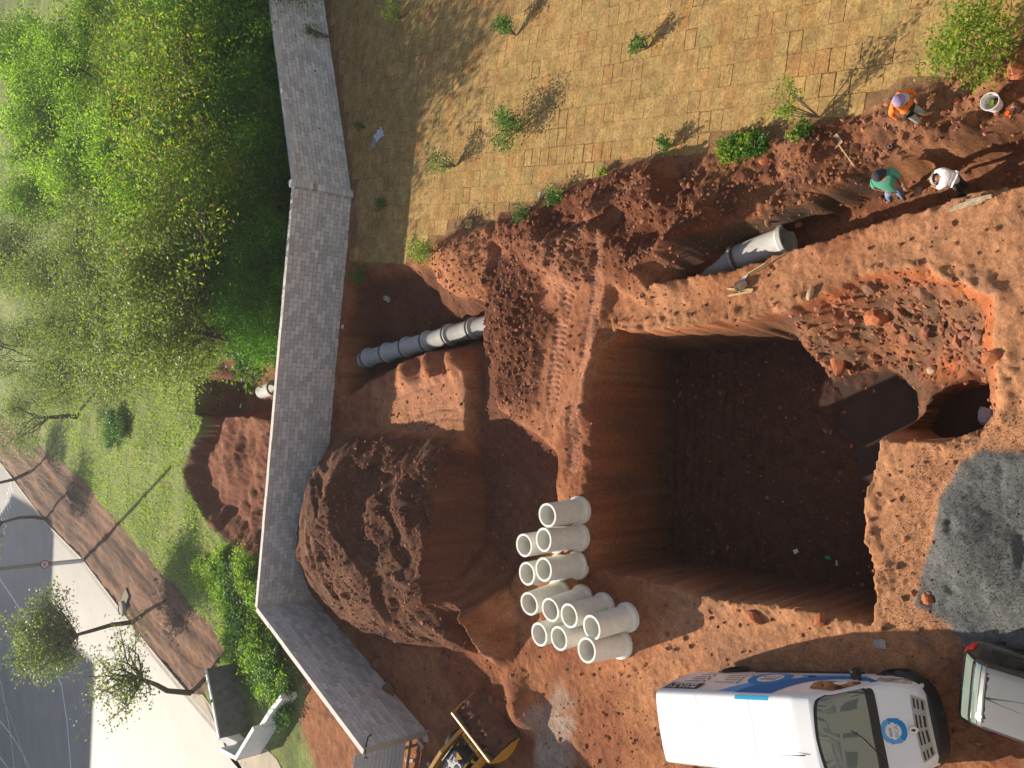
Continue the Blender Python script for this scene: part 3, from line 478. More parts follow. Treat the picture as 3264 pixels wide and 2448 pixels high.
q0 = G(2560, 206); q1 = G(2640, 194); du = (q1 - q0).normalized(); dv = Vector((-du.y, du.x, 0)); sang = math.atan2(du.y, du.x)
tiles = []
for row in range(-60, 70):
    off = rng.uniform(0, TL)
    for col in range(-110, 110):
        p = q0 + dv * (row * TW) + du * (col * TL + off)
        if p.y < 3 or p.y > 45 or p.x < -2 or p.x > 34: continue
        tiles.append((p.x, p.y, row, col))
ta = np.array([(a, b_) for a, b_, _, _ in tiles]); sd = sdpoly(ta[:, 0], ta[:, 1], LAWN); bare = vnoise(ta[:, 0] * 1.7, ta[:, 1] * 1.7, 301)
wd = sdline(ta[:, 0], ta[:, 1], WALL)[0]
keep = [i for i in range(len(tiles)) if sd[i] > 0.12 and wd[i] > 0.5 and not (sd[i] < 0.5 and bare[i] > 0.72)]
lz, _ = terrain(ta[keep, 0], ta[keep, 1])
order = sorted(range(len(keep)), key=lambda k: tiles[keep[k]][1] + abs(tiles[keep[k]][0] - 6) * 0.2)
ind = set(order[:300]); RV = []; RF = []; nv = 0
for k, i in enumerate(keep):
    x_, y_, row, col = tiles[i]; v = rng.randrange(6) if rng.random() < .78 else rng.randrange(6, 8); rz = sang + (rng.gauss(0, 0.012) if v > 5 else 0) + (math.pi if rng.random() < .5 else 0); zz = lz[k] - .033 + (rng.uniform(-.004, .006) if v > 5 else 0); tx, ty = (rng.gauss(0, .004), rng.gauss(0, .004)) if v > 5 else (0, 0); sh_ = .94 if v > 5 and rng.random() < .25 else 1.0
    if k in ind: mk('sod_tile', SODM[v], lawn, (x_, y_, zz), (tx, ty, rz)).scale = (sh_, sh_, 1)
    else:
        c_, s_ = math.cos(rz), math.sin(rz); V = SODV[v][0] * np.array([sh_, sh_, 1]); W = np.stack([x_ + V[:, 0] * c_ - V[:, 1] * s_, y_ + V[:, 0] * s_ + V[:, 1] * c_, zz + V[:, 2] + V[:, 0] * tx], -1)
        RV.append(W); RF.append(SODV[v][1] + nv); nv += len(V)
o = mk('sod_tiles', npmesh('sod_tiles', np.concatenate(RV), np.concatenate(RF), m_sod, False), lawn); o['kind'] = 'stuff'
print('tiles', len(keep))
# ================================================================== road, kerb, pavement
m_asph = mat('asphalt', (0.185, 0.183, 0.178), 0.66, var=0.16, vscale=0.35, bump=0.15, bscale=40, spec=0.5)
rp = MB(); rp.add([(x, y, -0.10) for x, y in ROADP], [tuple(range(len(ROADP)))[::-1]]); 
tag(rp.build('road', m_asph), 'pale asphalt street beyond the wall', None, None, 'structure')
m_kerb = mat('kerb_concrete', (0.48, 0.44, 0.37), 0.85, var=0.2, vscale=2)
def strip(P, w0, w1, z0, z1, name, m, kind='structure', label=None):
    mb = MB(); L = []; 
    for i, p in enumerate(P):
        a = Vector(P[max(i - 1, 0)]); b_ = Vector(P[min(i + 1, len(P) - 1)]); d_ = (b_ - a).normalized(); n_ = Vector((d_.y, -d_.x)); L.append((Vector(p) + n_ * w0, Vector(p) + n_ * w1))
    rings = [[(a.x, a.y, z0), (a.x, a.y, z1), (b_.x, b_.y, z1), (b_.x, b_.y, z0)] for a, b_ in L]
    mb.loft(rings); return tag(mb.build(name, m), label, None, None, kind)
ks = 1.0
strip(KERB, -0.16, 0.0, -0.3, 0.06, 'kerb', m_kerb, label='low concrete kerb along the street')
strip(KERB, 0.004, 0.45, -0.3, -0.092, 'gutter', mat('gutter_concrete', (0.34, 0.30, 0.24), 0.85, var=0.2, vscale=1.5), label='concrete gutter strip beside the kerb')
m_pave = mat('pavement', (0.42, 0.36, 0.27), 0.9, var=0.14, vscale=1.2)
pv = PQ([(395, 1497), (440, 1500), (470, 1540), (500, 1640), (560, 1600), (600, 1640), (700, 1850), (640, 1850), (545, 1692), (482, 1588), (440, 1540)])
mb = MB(); mb.prism(pv, -0.2, 0.055); tag(mb.build('pavement', m_pave), 'beige concrete pavement beside the street', None, None, 'structure')
m_paint = mat('road_paint', (0.72, 0.72, 0.70), 0.7, var=0.15, vscale=3)
strip(PQ([(-40, 1190), (0, 1255), (50, 1330), (90, 1400), (130, 1480), (142, 1560), (150, 1659), (152, 1800)]), -0.11, 0.11, -0.099, -0.094, 'road_marking', m_paint, label='long white line painted along the street')
strip(PQ([(-30, 1420), (0, 1476), (12, 1540), (22, 1600), (28, 1659), (30, 1760)]), -0.08, 0.08, -0.099, -0.0935, 'road_marking', m_paint, label='thin white edge line painted on the street')
base = Z(0, 1500, 5.53, 130, 660, -0.09); a2 = Z(0, 1500, 5.53, 180, 435, -0.09); dr = (a2 - base); adv = dr.length / 2; dr.normalize()
for i_, ch in enumerate('DEVAGAR'):
    k = i_ - 3; me = text_mesh('painted_letter', ch, 1.0, m_paint, extrude=0.001); p = base + dr * adv * k
    o = tag(mk('painted_letter', me, None, (p.x, p.y, -0.093), (0, 0, math.atan2(dr.y, dr.x))), None, None, None, 'structure'); o.scale = (0.85, 3.4, 1)
# ================================================================== white walled enclosure beside the pavement
m_white = mat('whitewash', (0.80, 0.79, 0.77), 0.8, var=0.06, vscale=2)
def wallrun(name, pts, hs_, th, m, parent):
    mb = MB()
    for i in range(len(pts) - 1):
        a, b_ = Vector(pts[i]), Vector(pts[i + 1]); d_ = (b_ - a).normalized(); n_ = Vector((-d_.y, d_.x)) * th / 2; a = a - d_ * th * 0.45; b_ = b_ + d_ * th * 0.45
        h0, h1 = hs_[i]; vs = []
        for q_, h_ in ((a, h0), (b_, h1)):
            for s_ in (1, -1): vs += [(q_.x + n_.x * s_, q_.y + n_.y * s_, -0.3), (q_.x + n_.x * s_, q_.y + n_.y * s_, h_)]
        mb.add(vs, [(0, 1, 3, 2), (4, 6, 7, 5), (0, 4, 5, 1), (2, 3, 7, 6), (1, 5, 7, 3), (0, 2, 6, 4)])
    return mb.build(name, m, parent)
def zz_(x, y, h): p = Z(600, 2100, 4.767, x, y, h); return (p.x, p.y)
enc = empty('wall_enclosure', (0, 0, 0), label='low whitewashed walls enclosing a dark weedy plot by the pavement', cat='enclosure')
m_shade_render = mat('shade_dark_render', (.15, .15, .135), .95, var=.35, vscale=2.5, bump=.6, bscale=6)  # dark tone paints in the shade on the wall's inner face
bw_ = [zz_(268, 190, 1.6), zz_(360, 640, 1.6), zz_(458, 1180, 1.6)]
wallrun('back_wall', bw_, [(1.55, 1.55), (1.55, 1.55)], 0.22, m_shade_render, enc)
wallrun('back_coping', [(a_, b_) for a_, b_ in bw_], [(1.62, 1.62), (1.62, 1.62)], 0.19, m_white, enc)
wallrun('end_wall', [zz_(470, 1200, 0.9), zz_(690, 1300, 0.6)], [(0.9, 0.5)], 0.35, m_white, enc)
wallrun('front_wall', [zz_(500, 1390, 1.3), zz_(715, 1510, 1.35), zz_(965, 1075, 1.35)], [(1.3, 1.35), (1.35, 1.3)], 0.2, m_white, enc)
wallrun('low_wall', [zz_(1060, 1030, 1.0), zz_(1230, 800, 0.9), zz_(1400, 600, 0.8)], [(0.85, 0.85), (0.85, 0.8)], 0.24, m_white, enc)
# ================================================================== ribbed metal site fence against the wall's end
m_sheet = mat('painted_sheet', (0.62, 0.62, 0.63), 0.5, var=0.1, vscale=2, spec=0.4); m_timber = mat('old_timber', (0.26, 0.16, 0.09), 0.9, var=0.3, vscale=8)
fa = G(1295, 2357, 0.35); fb = G(1284, 2440, 0.35); fd = (fb - fa).normalized(); fl = 7.0; fence = empty('sheet_fence', fa - Vector((0, 0, 0.35)), (0, 0, math.atan2(fd.y, fd.x)), 'ribbed white metal sheet fence fixed to the end of the block wall', 'fence')
prof = []; zz0 = 0.35
while zz0 < 2.6: prof += [(0.0, zz0), (0.0, zz0 + 0.08), (0.035, zz0 + 0.10), (0.035, zz0 + 0.15), (0.0, zz0 + 0.17)]; zz0 += 0.18
for k in range(4):
    mb = MB(); x0, x1 = k * fl / 4, (k + 1) * fl / 4 + 0.02; n = len(prof); vs = [(x0, p[0] + 0.003 * k, p[1]) for p in prof] + [(x1, p[0] + 0.003 * k, p[1]) for p in prof]
    mb.add(vs, [(i, i + 1, n + i + 1, n + i) for i in range(n - 1)]); mb.build('sheet', m_sheet, fence)
MB().bbox((fl / 2, 0.07, 0.2), (fl, 0.08, 0.14), 0.01).build('bottom_rail', m_timber, fence)
for k in range(4): MB().bbox((0.4 + k * 2.0, -0.06, 1.2), (0.09, 0.09, 2.8), 0.01).build('post', m_timber, fence)
# ================================================================== concrete pipes
m_pipe = mat('pale_concrete', (0.72, 0.715, 0.66), 0.85, var=0.09, vscale=3.5, bump=0.25, bscale=35)
m_pipe2 = mat('grey_concrete', (0.44, 0.44, 0.43), 0.85, var=0.12, vscale=3, bump=0.25, bscale=35)
m_joint = mat('joint_mortar', (0.085, 0.08, 0.075), 0.95, var=0.2, vscale=6)
RO, RI, RB = 0.365, 0.30, 0.445
def pipe_meshes(L, m):
    body = MB().lathe([(RI, 0.06), (RI, L), (RO, L), (RO, 0.2), (RO + 0.005, 0.19)], 36).mesh('barrel', m, 40)
    bell = MB().lathe([(RO - 0.01, 0.22), (RO + 0.03, 0.17), (RB, 0.12), (RB, 0.0), (RO + 0.01, 0.0), (RO + 0.01, 0.07), (RI, 0.075)], 36).mesh('bell_collar', m, 40)
    return body, bell
PL = 1.5; PBODY, PBELL = pipe_meshes(PL, m_pipe); PBODY2, PBELL2 = pipe_meshes(PL, m_pipe2)
def place_pipe(base, axis, label, group, grey=False, roll=0.0, joint=False, name='concrete_pipe', sc=1.0):
    q_ = Vector(axis).normalized().to_track_quat('Z', 'Y')
    e_ = empty(name, base, q_.to_euler(), label, 'pipe', group); e_.scale = (1, 1, sc)
    mk('barrel', PBODY2 if grey else PBODY, e_); mk('bell_collar', PBELL2 if grey else PBELL, e_)
    if joint: mk('joint_ring', JR, e_)
    return e_
JR = MB().lathe([(RO - 0.02, -0.005), (RB - 0.02, -0.045), (RB + 0.02, -0.03), (RB + 0.028, 0.02), (RB - 0.005, 0.045)], 30).mesh('joint_ring', m_joint, 40)
ST = [((405, 255), (692, 209)), ((200, 520), (490, 470)), ((372, 472), (692, 448)), ((225, 770), (520, 715)), ((373, 733), (680, 692)), ((243, 1035), (515, 935)), ((430, 1088), (722, 985)), ((597, 1140), (907, 1060)), ((333, 1305), (640, 1215)), ((507, 1340), (815, 1250)), ((795, 1245), (1117, 1150)), ((752, 1445), (1054, 1388))]
SL = ['pale concrete pipe standing on its bell at the pit-side end of the row of pipes', 'pale concrete pipe standing behind the second pipe of the short row', 'pale concrete pipe standing in the short row next to the end pipe', 'pale concrete pipe standing behind the third pipe of the short row',
      'pale concrete pipe standing third in the short row by the pit', 'pale concrete pipe standing where the short row meets the cluster', 'pale concrete pipe standing in the cluster, wedged between two taller looking neighbours', 'pale concrete pipe standing in the middle of the pipe cluster',
      'pale concrete pipe standing at the back corner of the cluster on lit soil', 'pale concrete pipe standing in the cluster with its side half hidden', 'pale concrete pipe with a small white scar, standing at the front of the cluster', 'pale concrete pipe standing at the cluster corner towards the van']
for k, (tp, bt) in enumerate(ST):
    b0 = Z(1600, 1550, 2.765, *bt, 0.0); zt = hz(b0.x, b0.y); b0 = Z(1600, 1550, 2.765, *bt, zt - 0.02); t0 = Z(1600, 1550, 2.765, *tp, zt + 1.45)
    place_pipe(b0, t0 - b0, SL[k], 'concrete pipes standing by the pit')
# pipe run in the cutting that heads under the wall
RG = [(440, 800), (535, 762), (652, 731), (775, 696), (905, 660), (1040, 620), (1190, 580), (1345, 535)]
pp = [Z(900, 750, 1.952, x, y, -1.02) for x, y in RG]
RL = ['sunlit concrete pipe of the buried run, nearest the wall', 'shaded concrete pipe of the run, second from the wall', 'shaded concrete pipe of the run, third from the wall', 'shaded concrete pipe of the run, fourth from the wall', 'shaded concrete pipe of the run, fifth from the wall', 'half sunlit concrete pipe of the run, sixth from the wall', 'concrete pipe of the run going under the trampled earth ramp']
for k in range(len(pp) - 1):
    ax = pp[k + 1] - pp[k]; place_pipe(pp[k], ax, RL[k], 'pipes laid in the cutting', True, joint=True, sc=(ax.length + 0.04) / PL)
ax = (pp[0] - pp[1]).normalized(); place_pipe(pp[0], ax, 'sunlit pipe stub passing under the block wall', 'pipes laid in the cutting', True, sc=0.45)
# pipes in the workers' trench
ta_ = Z(2250, 680, 5.53, 1452, 452, -0.78); tb_ = Z(2250, 680, 5.53, 590, 770, -0.80); ax = tb_ - ta_
place_pipe(ta_, ax, 'sunlit concrete pipe in the trench with its open bell towards the workers', None, True, sc=max(1.0, ax.length / PL))
place_pipe(tb_ + ax.normalized() * 0.0, ax, 'concrete pipe in the trench almost buried under crumbled earth', None, True, joint=True)
# pipe end in the cutting on the far side of the wall
bp_ = g(592, 838, -1.3); place_pipe(bp_, (pp[0] - pp[3]), 'sunlit pipe end showing just above the top of the wall', None, True)
# ================================================================== vehicles
def crom(P, t):                      # Catmull-Rom through rows of P (n, k), t in 0..n-1
    n = len(P); i = int(min(max(math.floor(t), 0), n - 2)); f = t - i
    a, b_, c, d_ = P[max(i - 1, 0)], P[i], P[i + 1], P[min(i + 2, n - 1)]
    return 0.5 * ((2 * b_) + (-a + c) * f + (2 * a - 5 * b_ + 4 * c - d_) * f * f + (-a + 3 * b_ - 3 * c + d_) * f ** 3)
class Shell:
    """a vehicle body: half sections (y, z) from sill to roof centre at stations along x"""
    def __init__(s, st): s.x = [a for a, _ in st]; s.P = [np.array(p, float) for _, p in st]; s.n = len(st[0][1])
    def section(s, x):
        x = min(max(x, s.x[0]), s.x[-1]); i = max(j for j in range(len(s.x)) if s.x[j] <= x + 1e-9); i = min(i, len(s.x) - 2)
        f = (x - s.x[i]) / (s.x[i + 1] - s.x[i]); return s.P[i] * (1 - f) + s.P[i + 1] * f
    def at(s, x, t):                 # t: -1 right sill .. 0 roof centre .. 1 left sill
        sec = s.section(x); k = (1 - abs(t)) * (s.n - 1); p = crom(sec, k); return Vector((x, math.copysign(p[0], t) if abs(t) > 1e-6 else 0.0, p[1]))
    def nrm(s, x, t):
        e = 0.012; a = s.at(x + e, t) - s.at(x - e, t); tt = t if abs(t) > 0.02 else 0.02; b_ = s.at(x, min(tt + e, 1)) - s.at(x, tt - e); n = a.cross(b_)
        if n.length < 1e-9: return Vector((0, 0, 1))
        n.normalize()
        c = s.at(x, t) - Vector((x, 0, 0.9))
        return n if n.dot(c) > 0 else -n
    def tz(s, x, z, side=1):         # parameter t where the side stands at height z
        lo, hi = 0.1, 1.0                # z falls from roof to sill
        for _ in range(14):
            m_ = (lo + hi) / 2
            if s.at(x, m_).z > z: lo = m_
            else: hi = m_
        return (lo + hi) / 2 * side
    def mesh(s, nxs=60, nts=64):
        X = sorted(set([s.x[0] + (s.x[-1] - s.x[0]) * i / nxs for i in range(nxs + 1)] + s.x)); mb = MB()
        mb.loft([[s.at(x, -1 + 2 * j / nts) for j in range(nts + 1)] for x in X], cap=False, closed=False)
        for x in (X[0], X[-1]): mb.add([s.at(x, -1 + 2 * j / nts) for j in range(nts + 1)], [tuple(range(nts + 1))])
        return mb
    def patch(s, us, off=0.006, thick=0.0):  # us: rows of (x, t) -> sheet lying on the body
        mb = MB(); rows = [[s.at(x, t) + s.nrm(x, t) * off for x, t in r] for r in us]; mb.loft(rows, cap=False, closed=False); return mb
    def side_poly(s, pts, off, side=1):      # polygon given as (x, z) on the side
        mb = MB(); mb.add([s.at(x, s.tz(x, z, side)) + s.nrm(x, s.tz(x, z, side)) * off for x, z in pts], [tuple(range(len(pts)))]); return mb
    def side_band(s, up, lo, off, side=1):   # two outlines of (x, z)
        mb = MB(); f = lambda x, z: s.at(x, s.tz(x, z, side)) + s.nrm(x, s.tz(x, z, side)) * off
        rows = []
        for k in range(5): rows.append([f(a[0] + (b_[0] - a[0]) * k / 4, a[1] + (b_[1] - a[1]) * k / 4) for a, b_ in zip(up, lo)])
        mb.loft(rows, cap=False, closed=False); return mb
def paint(name, col, rough=0.25, coat=0.8, metal=0.0): return mat(name, col, rough, metal=metal, spec=0.5, coat=coat)
m_vw = paint('white_paint', (0.80, 0.82, 0.85), .35, .35); m_blk = mat('black_plastic', (0.022, 0.022, 0.024), 0.5, var=0.2, vscale=8); m_tyre = mat('tyre_rubber', (0.018, 0.018, 0.018), 0.85, var=0.3, vscale=12); m_rim = mat('wheel_rim', (0.42, 0.42, 0.43), 0.35, metal=0.8)
m_glass = mat('tinted_glass', (0.13, 0.16, 0.135), 0.03, spec=1.0, coat=1.0); m_dglass = mat('dark_glass', (0.012, 0.013, 0.013), 0.05, spec=0.8)
m_lamp = mat('headlamp_lens', (0.42, 0.43, 0.44), 0.12, metal=0.35, spec=0.8, var=0.45, vscale=14, coat=1.0); m_chrome = mat('chrome', (0.6, 0.6, 0.6), 0.15, metal=1.0); m_grey = mat('bumper_plastic', (0.03, 0.031, 0.033), 0.55)
m_blue = mat('blue_vinyl', (0.03, 0.17, 0.46), .6, spec=.15); m_lblue = mat('light_blue_vinyl', (0.13, 0.38, 0.74), .6, spec=.15); m_mblue = mat('mid_blue_vinyl', (0.025, 0.25, 0.60), .6, spec=.15); m_ink = mat('grey_print', (0.10, 0.10, 0.13), 0.6); m_lite = mat('white_print', (0.82, 0.82, 0.82), 0.5); m_lgrey = mat('pale_print', (0.38, 0.38, 0.43), 0.5); m_pblack = mat('black_print', (0.02, 0.02, 0.02), 0.4)
m_cyan = paint('cyan_vinyl', (0.03, 0.42, 0.72), 0.3, 0.4); m_gap = mat('panel_gap', (0.62, 0.63, 0.65), 0.6)
def wheel(parent, x, y, r, wdt, side):
    w_ = empty('wheel', (x, y, r)); w_.parent = parent; Mx = Matrix.Rotation(R_(90), 3, 'X')
    MB().lathe([(r * .62, -wdt / 2), (r * .93, -wdt / 2), (r, -wdt * .32), (r, wdt * .32), (r * .93, wdt / 2), (r * .62, wdt / 2)], 32, Mx, close=True).build('tyre', m_tyre, w_, smooth=40)
    MB().lathe([(r * .63, -wdt * .4 * 1), (r * .63, wdt * .4), (r * .5, wdt * .33 * side), (r * .22, wdt * .38 * side), (0.01, wdt * .36 * side)], 24, Mx).build('rim', m_rim, w_, smooth=40)
# ---- white panel van ------------------------------------------------------------------------------------
VP = [(0.00, [(.90, .42), (.95, .9), (.94, 1.4), (.87, 2.02), (.80, 2.33), (.62, 2.43), (0, 2.46)]), (0.05, [(.97, .38), (1.02, .9), (1.0, 1.4), (.925, 2.05), (.86, 2.38), (.68, 2.475), (0, 2.50)]),
      (3.9, [(.98, .38), (1.03, .9), (1.01, 1.4), (.925, 2.05), (.86, 2.38), (.68, 2.475), (0, 2.50)]), (4.3, [(.98, .38), (1.03, .9), (1.01, 1.4), (.92, 2.03), (.85, 2.31), (.68, 2.41), (0, 2.45)]), (4.7, [(.98, .38), (1.03, .85), (1.01, 1.33), (.91, 1.9), (.83, 2.10), (.68, 2.20), (0, 2.27)]),
      (5.05, [(.98, .38), (1.02, .8), (1.0, 1.2), (.93, 1.6), (.87, 1.75), (.72, 1.83), (0, 1.91)]), (5.36, [(.98, .38), (1.02, .75), (1.0, 1.05), (.95, 1.32), (.90, 1.42), (.76, 1.48), (0, 1.55)]), (5.62, [(.96, .38), (1.0, .68), (.97, .95), (.92, 1.17), (.86, 1.25), (.7, 1.31), (0, 1.38)]),
      (5.88, [(.90, .38), (.95, .6), (.92, .82), (.85, 1.0), (.78, 1.07), (.62, 1.12), (0, 1.19)]), (6.05, [(.78, .38), (.84, .55), (.82, .72), (.75, .86), (.68, .93), (.52, .97), (0, 1.03)]), (6.13, [(.66, .38), (.72, .5), (.7, .62), (.64, .74), (.58, .80), (.44, .84), (0, .90)])]
VS = Shell(VP)
vdx, vdy = 0.251, -0.968; vyaw = math.atan2(vdy, vdx); VO = Vector((-8.47, 13.68, 0.02))
van = empty('panel_van', VO, (0, 0, vyaw), 'white panel van with blue swoosh and ring logos parked beside the pit', 'van')
VS.mesh().build('body', m_vw, van, smooth=35)
def rowsx(x0, x1, t0, t1, nx_=8, nt_=12, f0=None, f1=None): return [[(x0 + (x1 - x0) * i / nx_, t0 + (t1 - t0) * j / nt_) for j in range(nt_ + 1)] for i in range(nx_ + 1)]
def ws_rows(grow):
    rows = []
    for i in range(9):
        f = i / 8; tt = 0.36 + grow * 0.6
        rows.append([(4.40 - grow * 1.0 + (5.32 + grow * 1.3 - 4.40 + grow * 1.0) * f - 0.16 * abs(tk) ** 2 * (1 - 0.35 * f) * 0 + 0.0, tk * tt) for tk in [-1 + 2 * j / 16 for j in range(17)]])
    return rows
def ws_curve(grow):                  # the screen's edges bow forward in the middle
    rows = []
    for i in range(11):
        f = i / 10; r = []
        for j in range(21):
            k = -1 + j / 10; top = 4.62 - 0.22 * (1 - k * k) - grow; bot = 5.14 + 0.10 * (1 - k * k) + grow * 0.9; r.append((top + (bot - top) * f, k * (0.335 + grow * 0.35 + 0.025 * f)))
        rows.append(r)
    return rows
VS.patch(ws_curve(0.06), 0.005).build('windscreen_frame', m_blk, van, smooth=True)
VS.patch(ws_curve(0.0), 0.010).build('windscreen', m_glass, van, smooth=True)
VS.patch([[(5.19 + 0.10 * (1 - k * k) + d_, k * 0.34) for k in [-1 + j / 8 for j in range(17)]] for d_ in (0.0, 0.09)], 0.012).build('scuttle', m_blk, van)
for s_ in (-0.25, 0.35): MB().tube([VS.at(5.36, s_ * .5) + Vector((0, 0, .03)), VS.at(5.12, s_ * .5 + .1) + Vector((0, 0, .035)), VS.at(4.96, s_ * .5 + .16) + Vector((0, 0, .025))], 0.012, 6).build('wiper', m_blk, van)
for s_ in (1, -1):
    VS.side_poly([(4.02, 1.60), (4.12, 1.45), (5.0, 1.36), (5.06, 1.42), (4.78, 1.83), (4.62, 1.96), (4.2, 1.97), (4.08, 1.90)], 0.012, s_).build('side_window', m_dglass, van)
    VS.side_band([(5.28, 1.16), (5.45, 1.16), (5.62, 1.08), (5.78, .99), (5.92, .87)], [(5.30, .98), (5.45, .94), (5.62, .86), (5.78, .78), (5.90, .72)], 0.014, s_).build('headlight', m_lamp, van, smooth=True)
    mi = empty('mirror', (4.98, s_ * 1.02, 1.32)); mi.parent = van
    MB().bbox((-.02, s_ * .16, .06), (.14, .24, .34), .05).build('mirror_housing', m_blk, mi, smooth=40); MB().tube([(0, 0, -.05), (0, s_ * .1, 0)], .035, 8).build('mirror_arm', m_blk, mi)
    MB().bbox((3.72, s_ * 1.035, 1.12), (.2, .035, .05), .012).build('door_handle', m_blk, van)
    VS.side_band([(.5, .98), (1.6, .98), (2.7, .98), (3.7, .98)], [(.5, .935), (1.6, .935), (2.7, .935), (3.7, .935)], 0.012, s_).build('sliding_rail', mat('rail', (.45, .55, .75), .3), van)
    MB().bbox((3.2, s_ * 1.0, .47), (2.9, .05, .14), .015).build('sill_trim', m_blk, van)
    for wx_ in (1.03, 5.36):
        wheel(van, wx_, s_ * .93, .34, .23, s_)
        VS.side_poly([(wx_ + .44 * math.cos(a), max(.385, .36 + .44 * math.sin(a))) for a in [math.pi * k / 14 for k in range(15)]], .01, s_).build('wheel_arch', m_blk, van)
    VS.side_band([(.03, 1.9), (.05, 1.9)], [(.03, 1.25), (.05, 1.25)], .02, s_).build('tail_light', mat('tail_lens', (.35, .01, .01), .2), van)
# front: bumper, grille, badge, plate
mb = MB(); rings = []
for k in range(13):
    a = -1 + k / 6; y = 1.045 * a; x = 6.25 - 0.12 * abs(a) ** 2 - 0.42 * abs(a) ** 6
    rings.append([(x - .22, y * .97, .28), (x, y, .30), (x + .02, y, .52), (x - .03, y * .995, .74), (x - .24, y * .96, .80)])
mb.loft(rings); mb.build('front_bumper', m_grey, van, smooth=50)
for s_ in (1, -1):
    mb = MB(); mb.tube([(6.02 - .02, s_ * .60, .66), (5.86, s_ * .92, .70), (5.62, s_ * 1.02, .64), (5.45, s_ * 1.035, .52)], [.06, .1, .1, .06], 8); mb.build('bumper_corner', m_grey, van, smooth=True)
gr = empty('grille', (0, 0, 0)); gr.parent = van
VS.patch([[(x, -.24 + .48 * j / 12) for j in range(13)] for x in (5.93, 6.0, 6.06, 6.12)], .012).build('grille_plate', mat('grille_grey', (.40, .40, .385), .45), gr, smooth=True)
for r_ in range(3):
    for c_ in range(4):
        x = 5.955 + r_ * .055; t0 = -.205 + c_ * .108; VS.patch([[(x + d_, t0 + .075 * j / 4) for j in range(5)] for d_ in (0, .026)], .02).build('grille_slot', m_blk, gr)
bd = empty('badge', VS.at(5.90, 0) + Vector((.02, 0, .035))); bd.parent = van; bd.rotation_euler = (0, R_(38), 0)
MB().prism([(.10, 0), (.05, .07), (-.05, .07), (-.10, 0), (-.05, -.07), (.05, -.07)], 0, .025).build('badge_rim', m_chrome, bd); MB().prism([(.055, 0), (0, .035), (-.055, 0), (0, -.035)], .026, .032).build('badge_core', m_pblack, bd)
lp = empty('licence_plate', (6.235, 0.02, .50), (0, R_(70), 0)); lp.parent = van
MB().bbox((0, 0, 0), (.13, .42, .012), .005).build('plate', mat('plate_grey', (.55, .56, .54), .5), lp)
o = mk('plate_text', text_mesh('plate_text', 'FEU-2778', .105, m_pblack), lp, (0.005, 0, .009), (0, 0, R_(90)))
# hood logo: ring, disc, lettering
def body_ring(cx, ct, r0, r1, off, top=True, n=40, a0=0, a1=2 * math.pi):
    c = VS.at(cx, ct); ny = Vector((0, 1, 0)); fx_ = (VS.at(cx + .05, ct) - VS.at(cx - .05, ct)).normalized(); mb = MB(); L = []
    for k in range(n + 1):
        a = a0 + (a1 - a0) * k / n; row = []
        for r in (r0, r1):
            p = c + fx_ * math.cos(a) * r + ny * math.sin(a) * r; t_ = min((abs(VS.at(p.x, kk / 120).y - p.y), kk / 120) for kk in range(-54, 55))[1]; row.append(VS.at(p.x, t_) + VS.nrm(p.x, t_) * off)
        L.append(row)
    mb.loft(L, cap=False, closed=False); return mb
hl = empty('hood_logo', (0, 0, 0)); hl.parent = van; HX = 5.575
body_ring(HX, 0, .165, .27, .008).build('ring', m_lblue, hl); body_ring(HX, 0, .165, .27, .010, a0=-.9, a1=1.9).build('ring_shade', m_mblue, hl); body_ring(HX, 0, .0005, .155, .009).build('disc', m_lite, hl)
sl_ = math.atan2(VS.at(HX - .1, 0).z - VS.at(HX + .1, 0).z, .2)
def on_hood(me, name, dx, dy, rz=90):
    o = mk(name, me, hl, VS.at(HX + dx, 0) + Vector((.0, dy, .022)), (0, sl_, 0)); o.rotation_euler = (Matrix.Rotation(sl_, 3, 'Y') @ Matrix.Rotation(R_(rz), 3, 'Z')).to_euler(); return o
on_hood(text_mesh('logo_text', 'RCA', .12, m_lgrey), 'logo_text', .065, .0); pm = MB()
for a, b_ in ((-.075, -.02), (-.02, .03), (.03, .075)): pm.bbox(((a + b_) / 2, 0, 0), (b_ - a - .004, .05, .003), .001)
pm.bbox((-.08, 0, 0), (.05, .045, .003), .001); on_hood(pm.mesh('logo_pill', m_lgrey), 'logo_pill', -.035, 0)
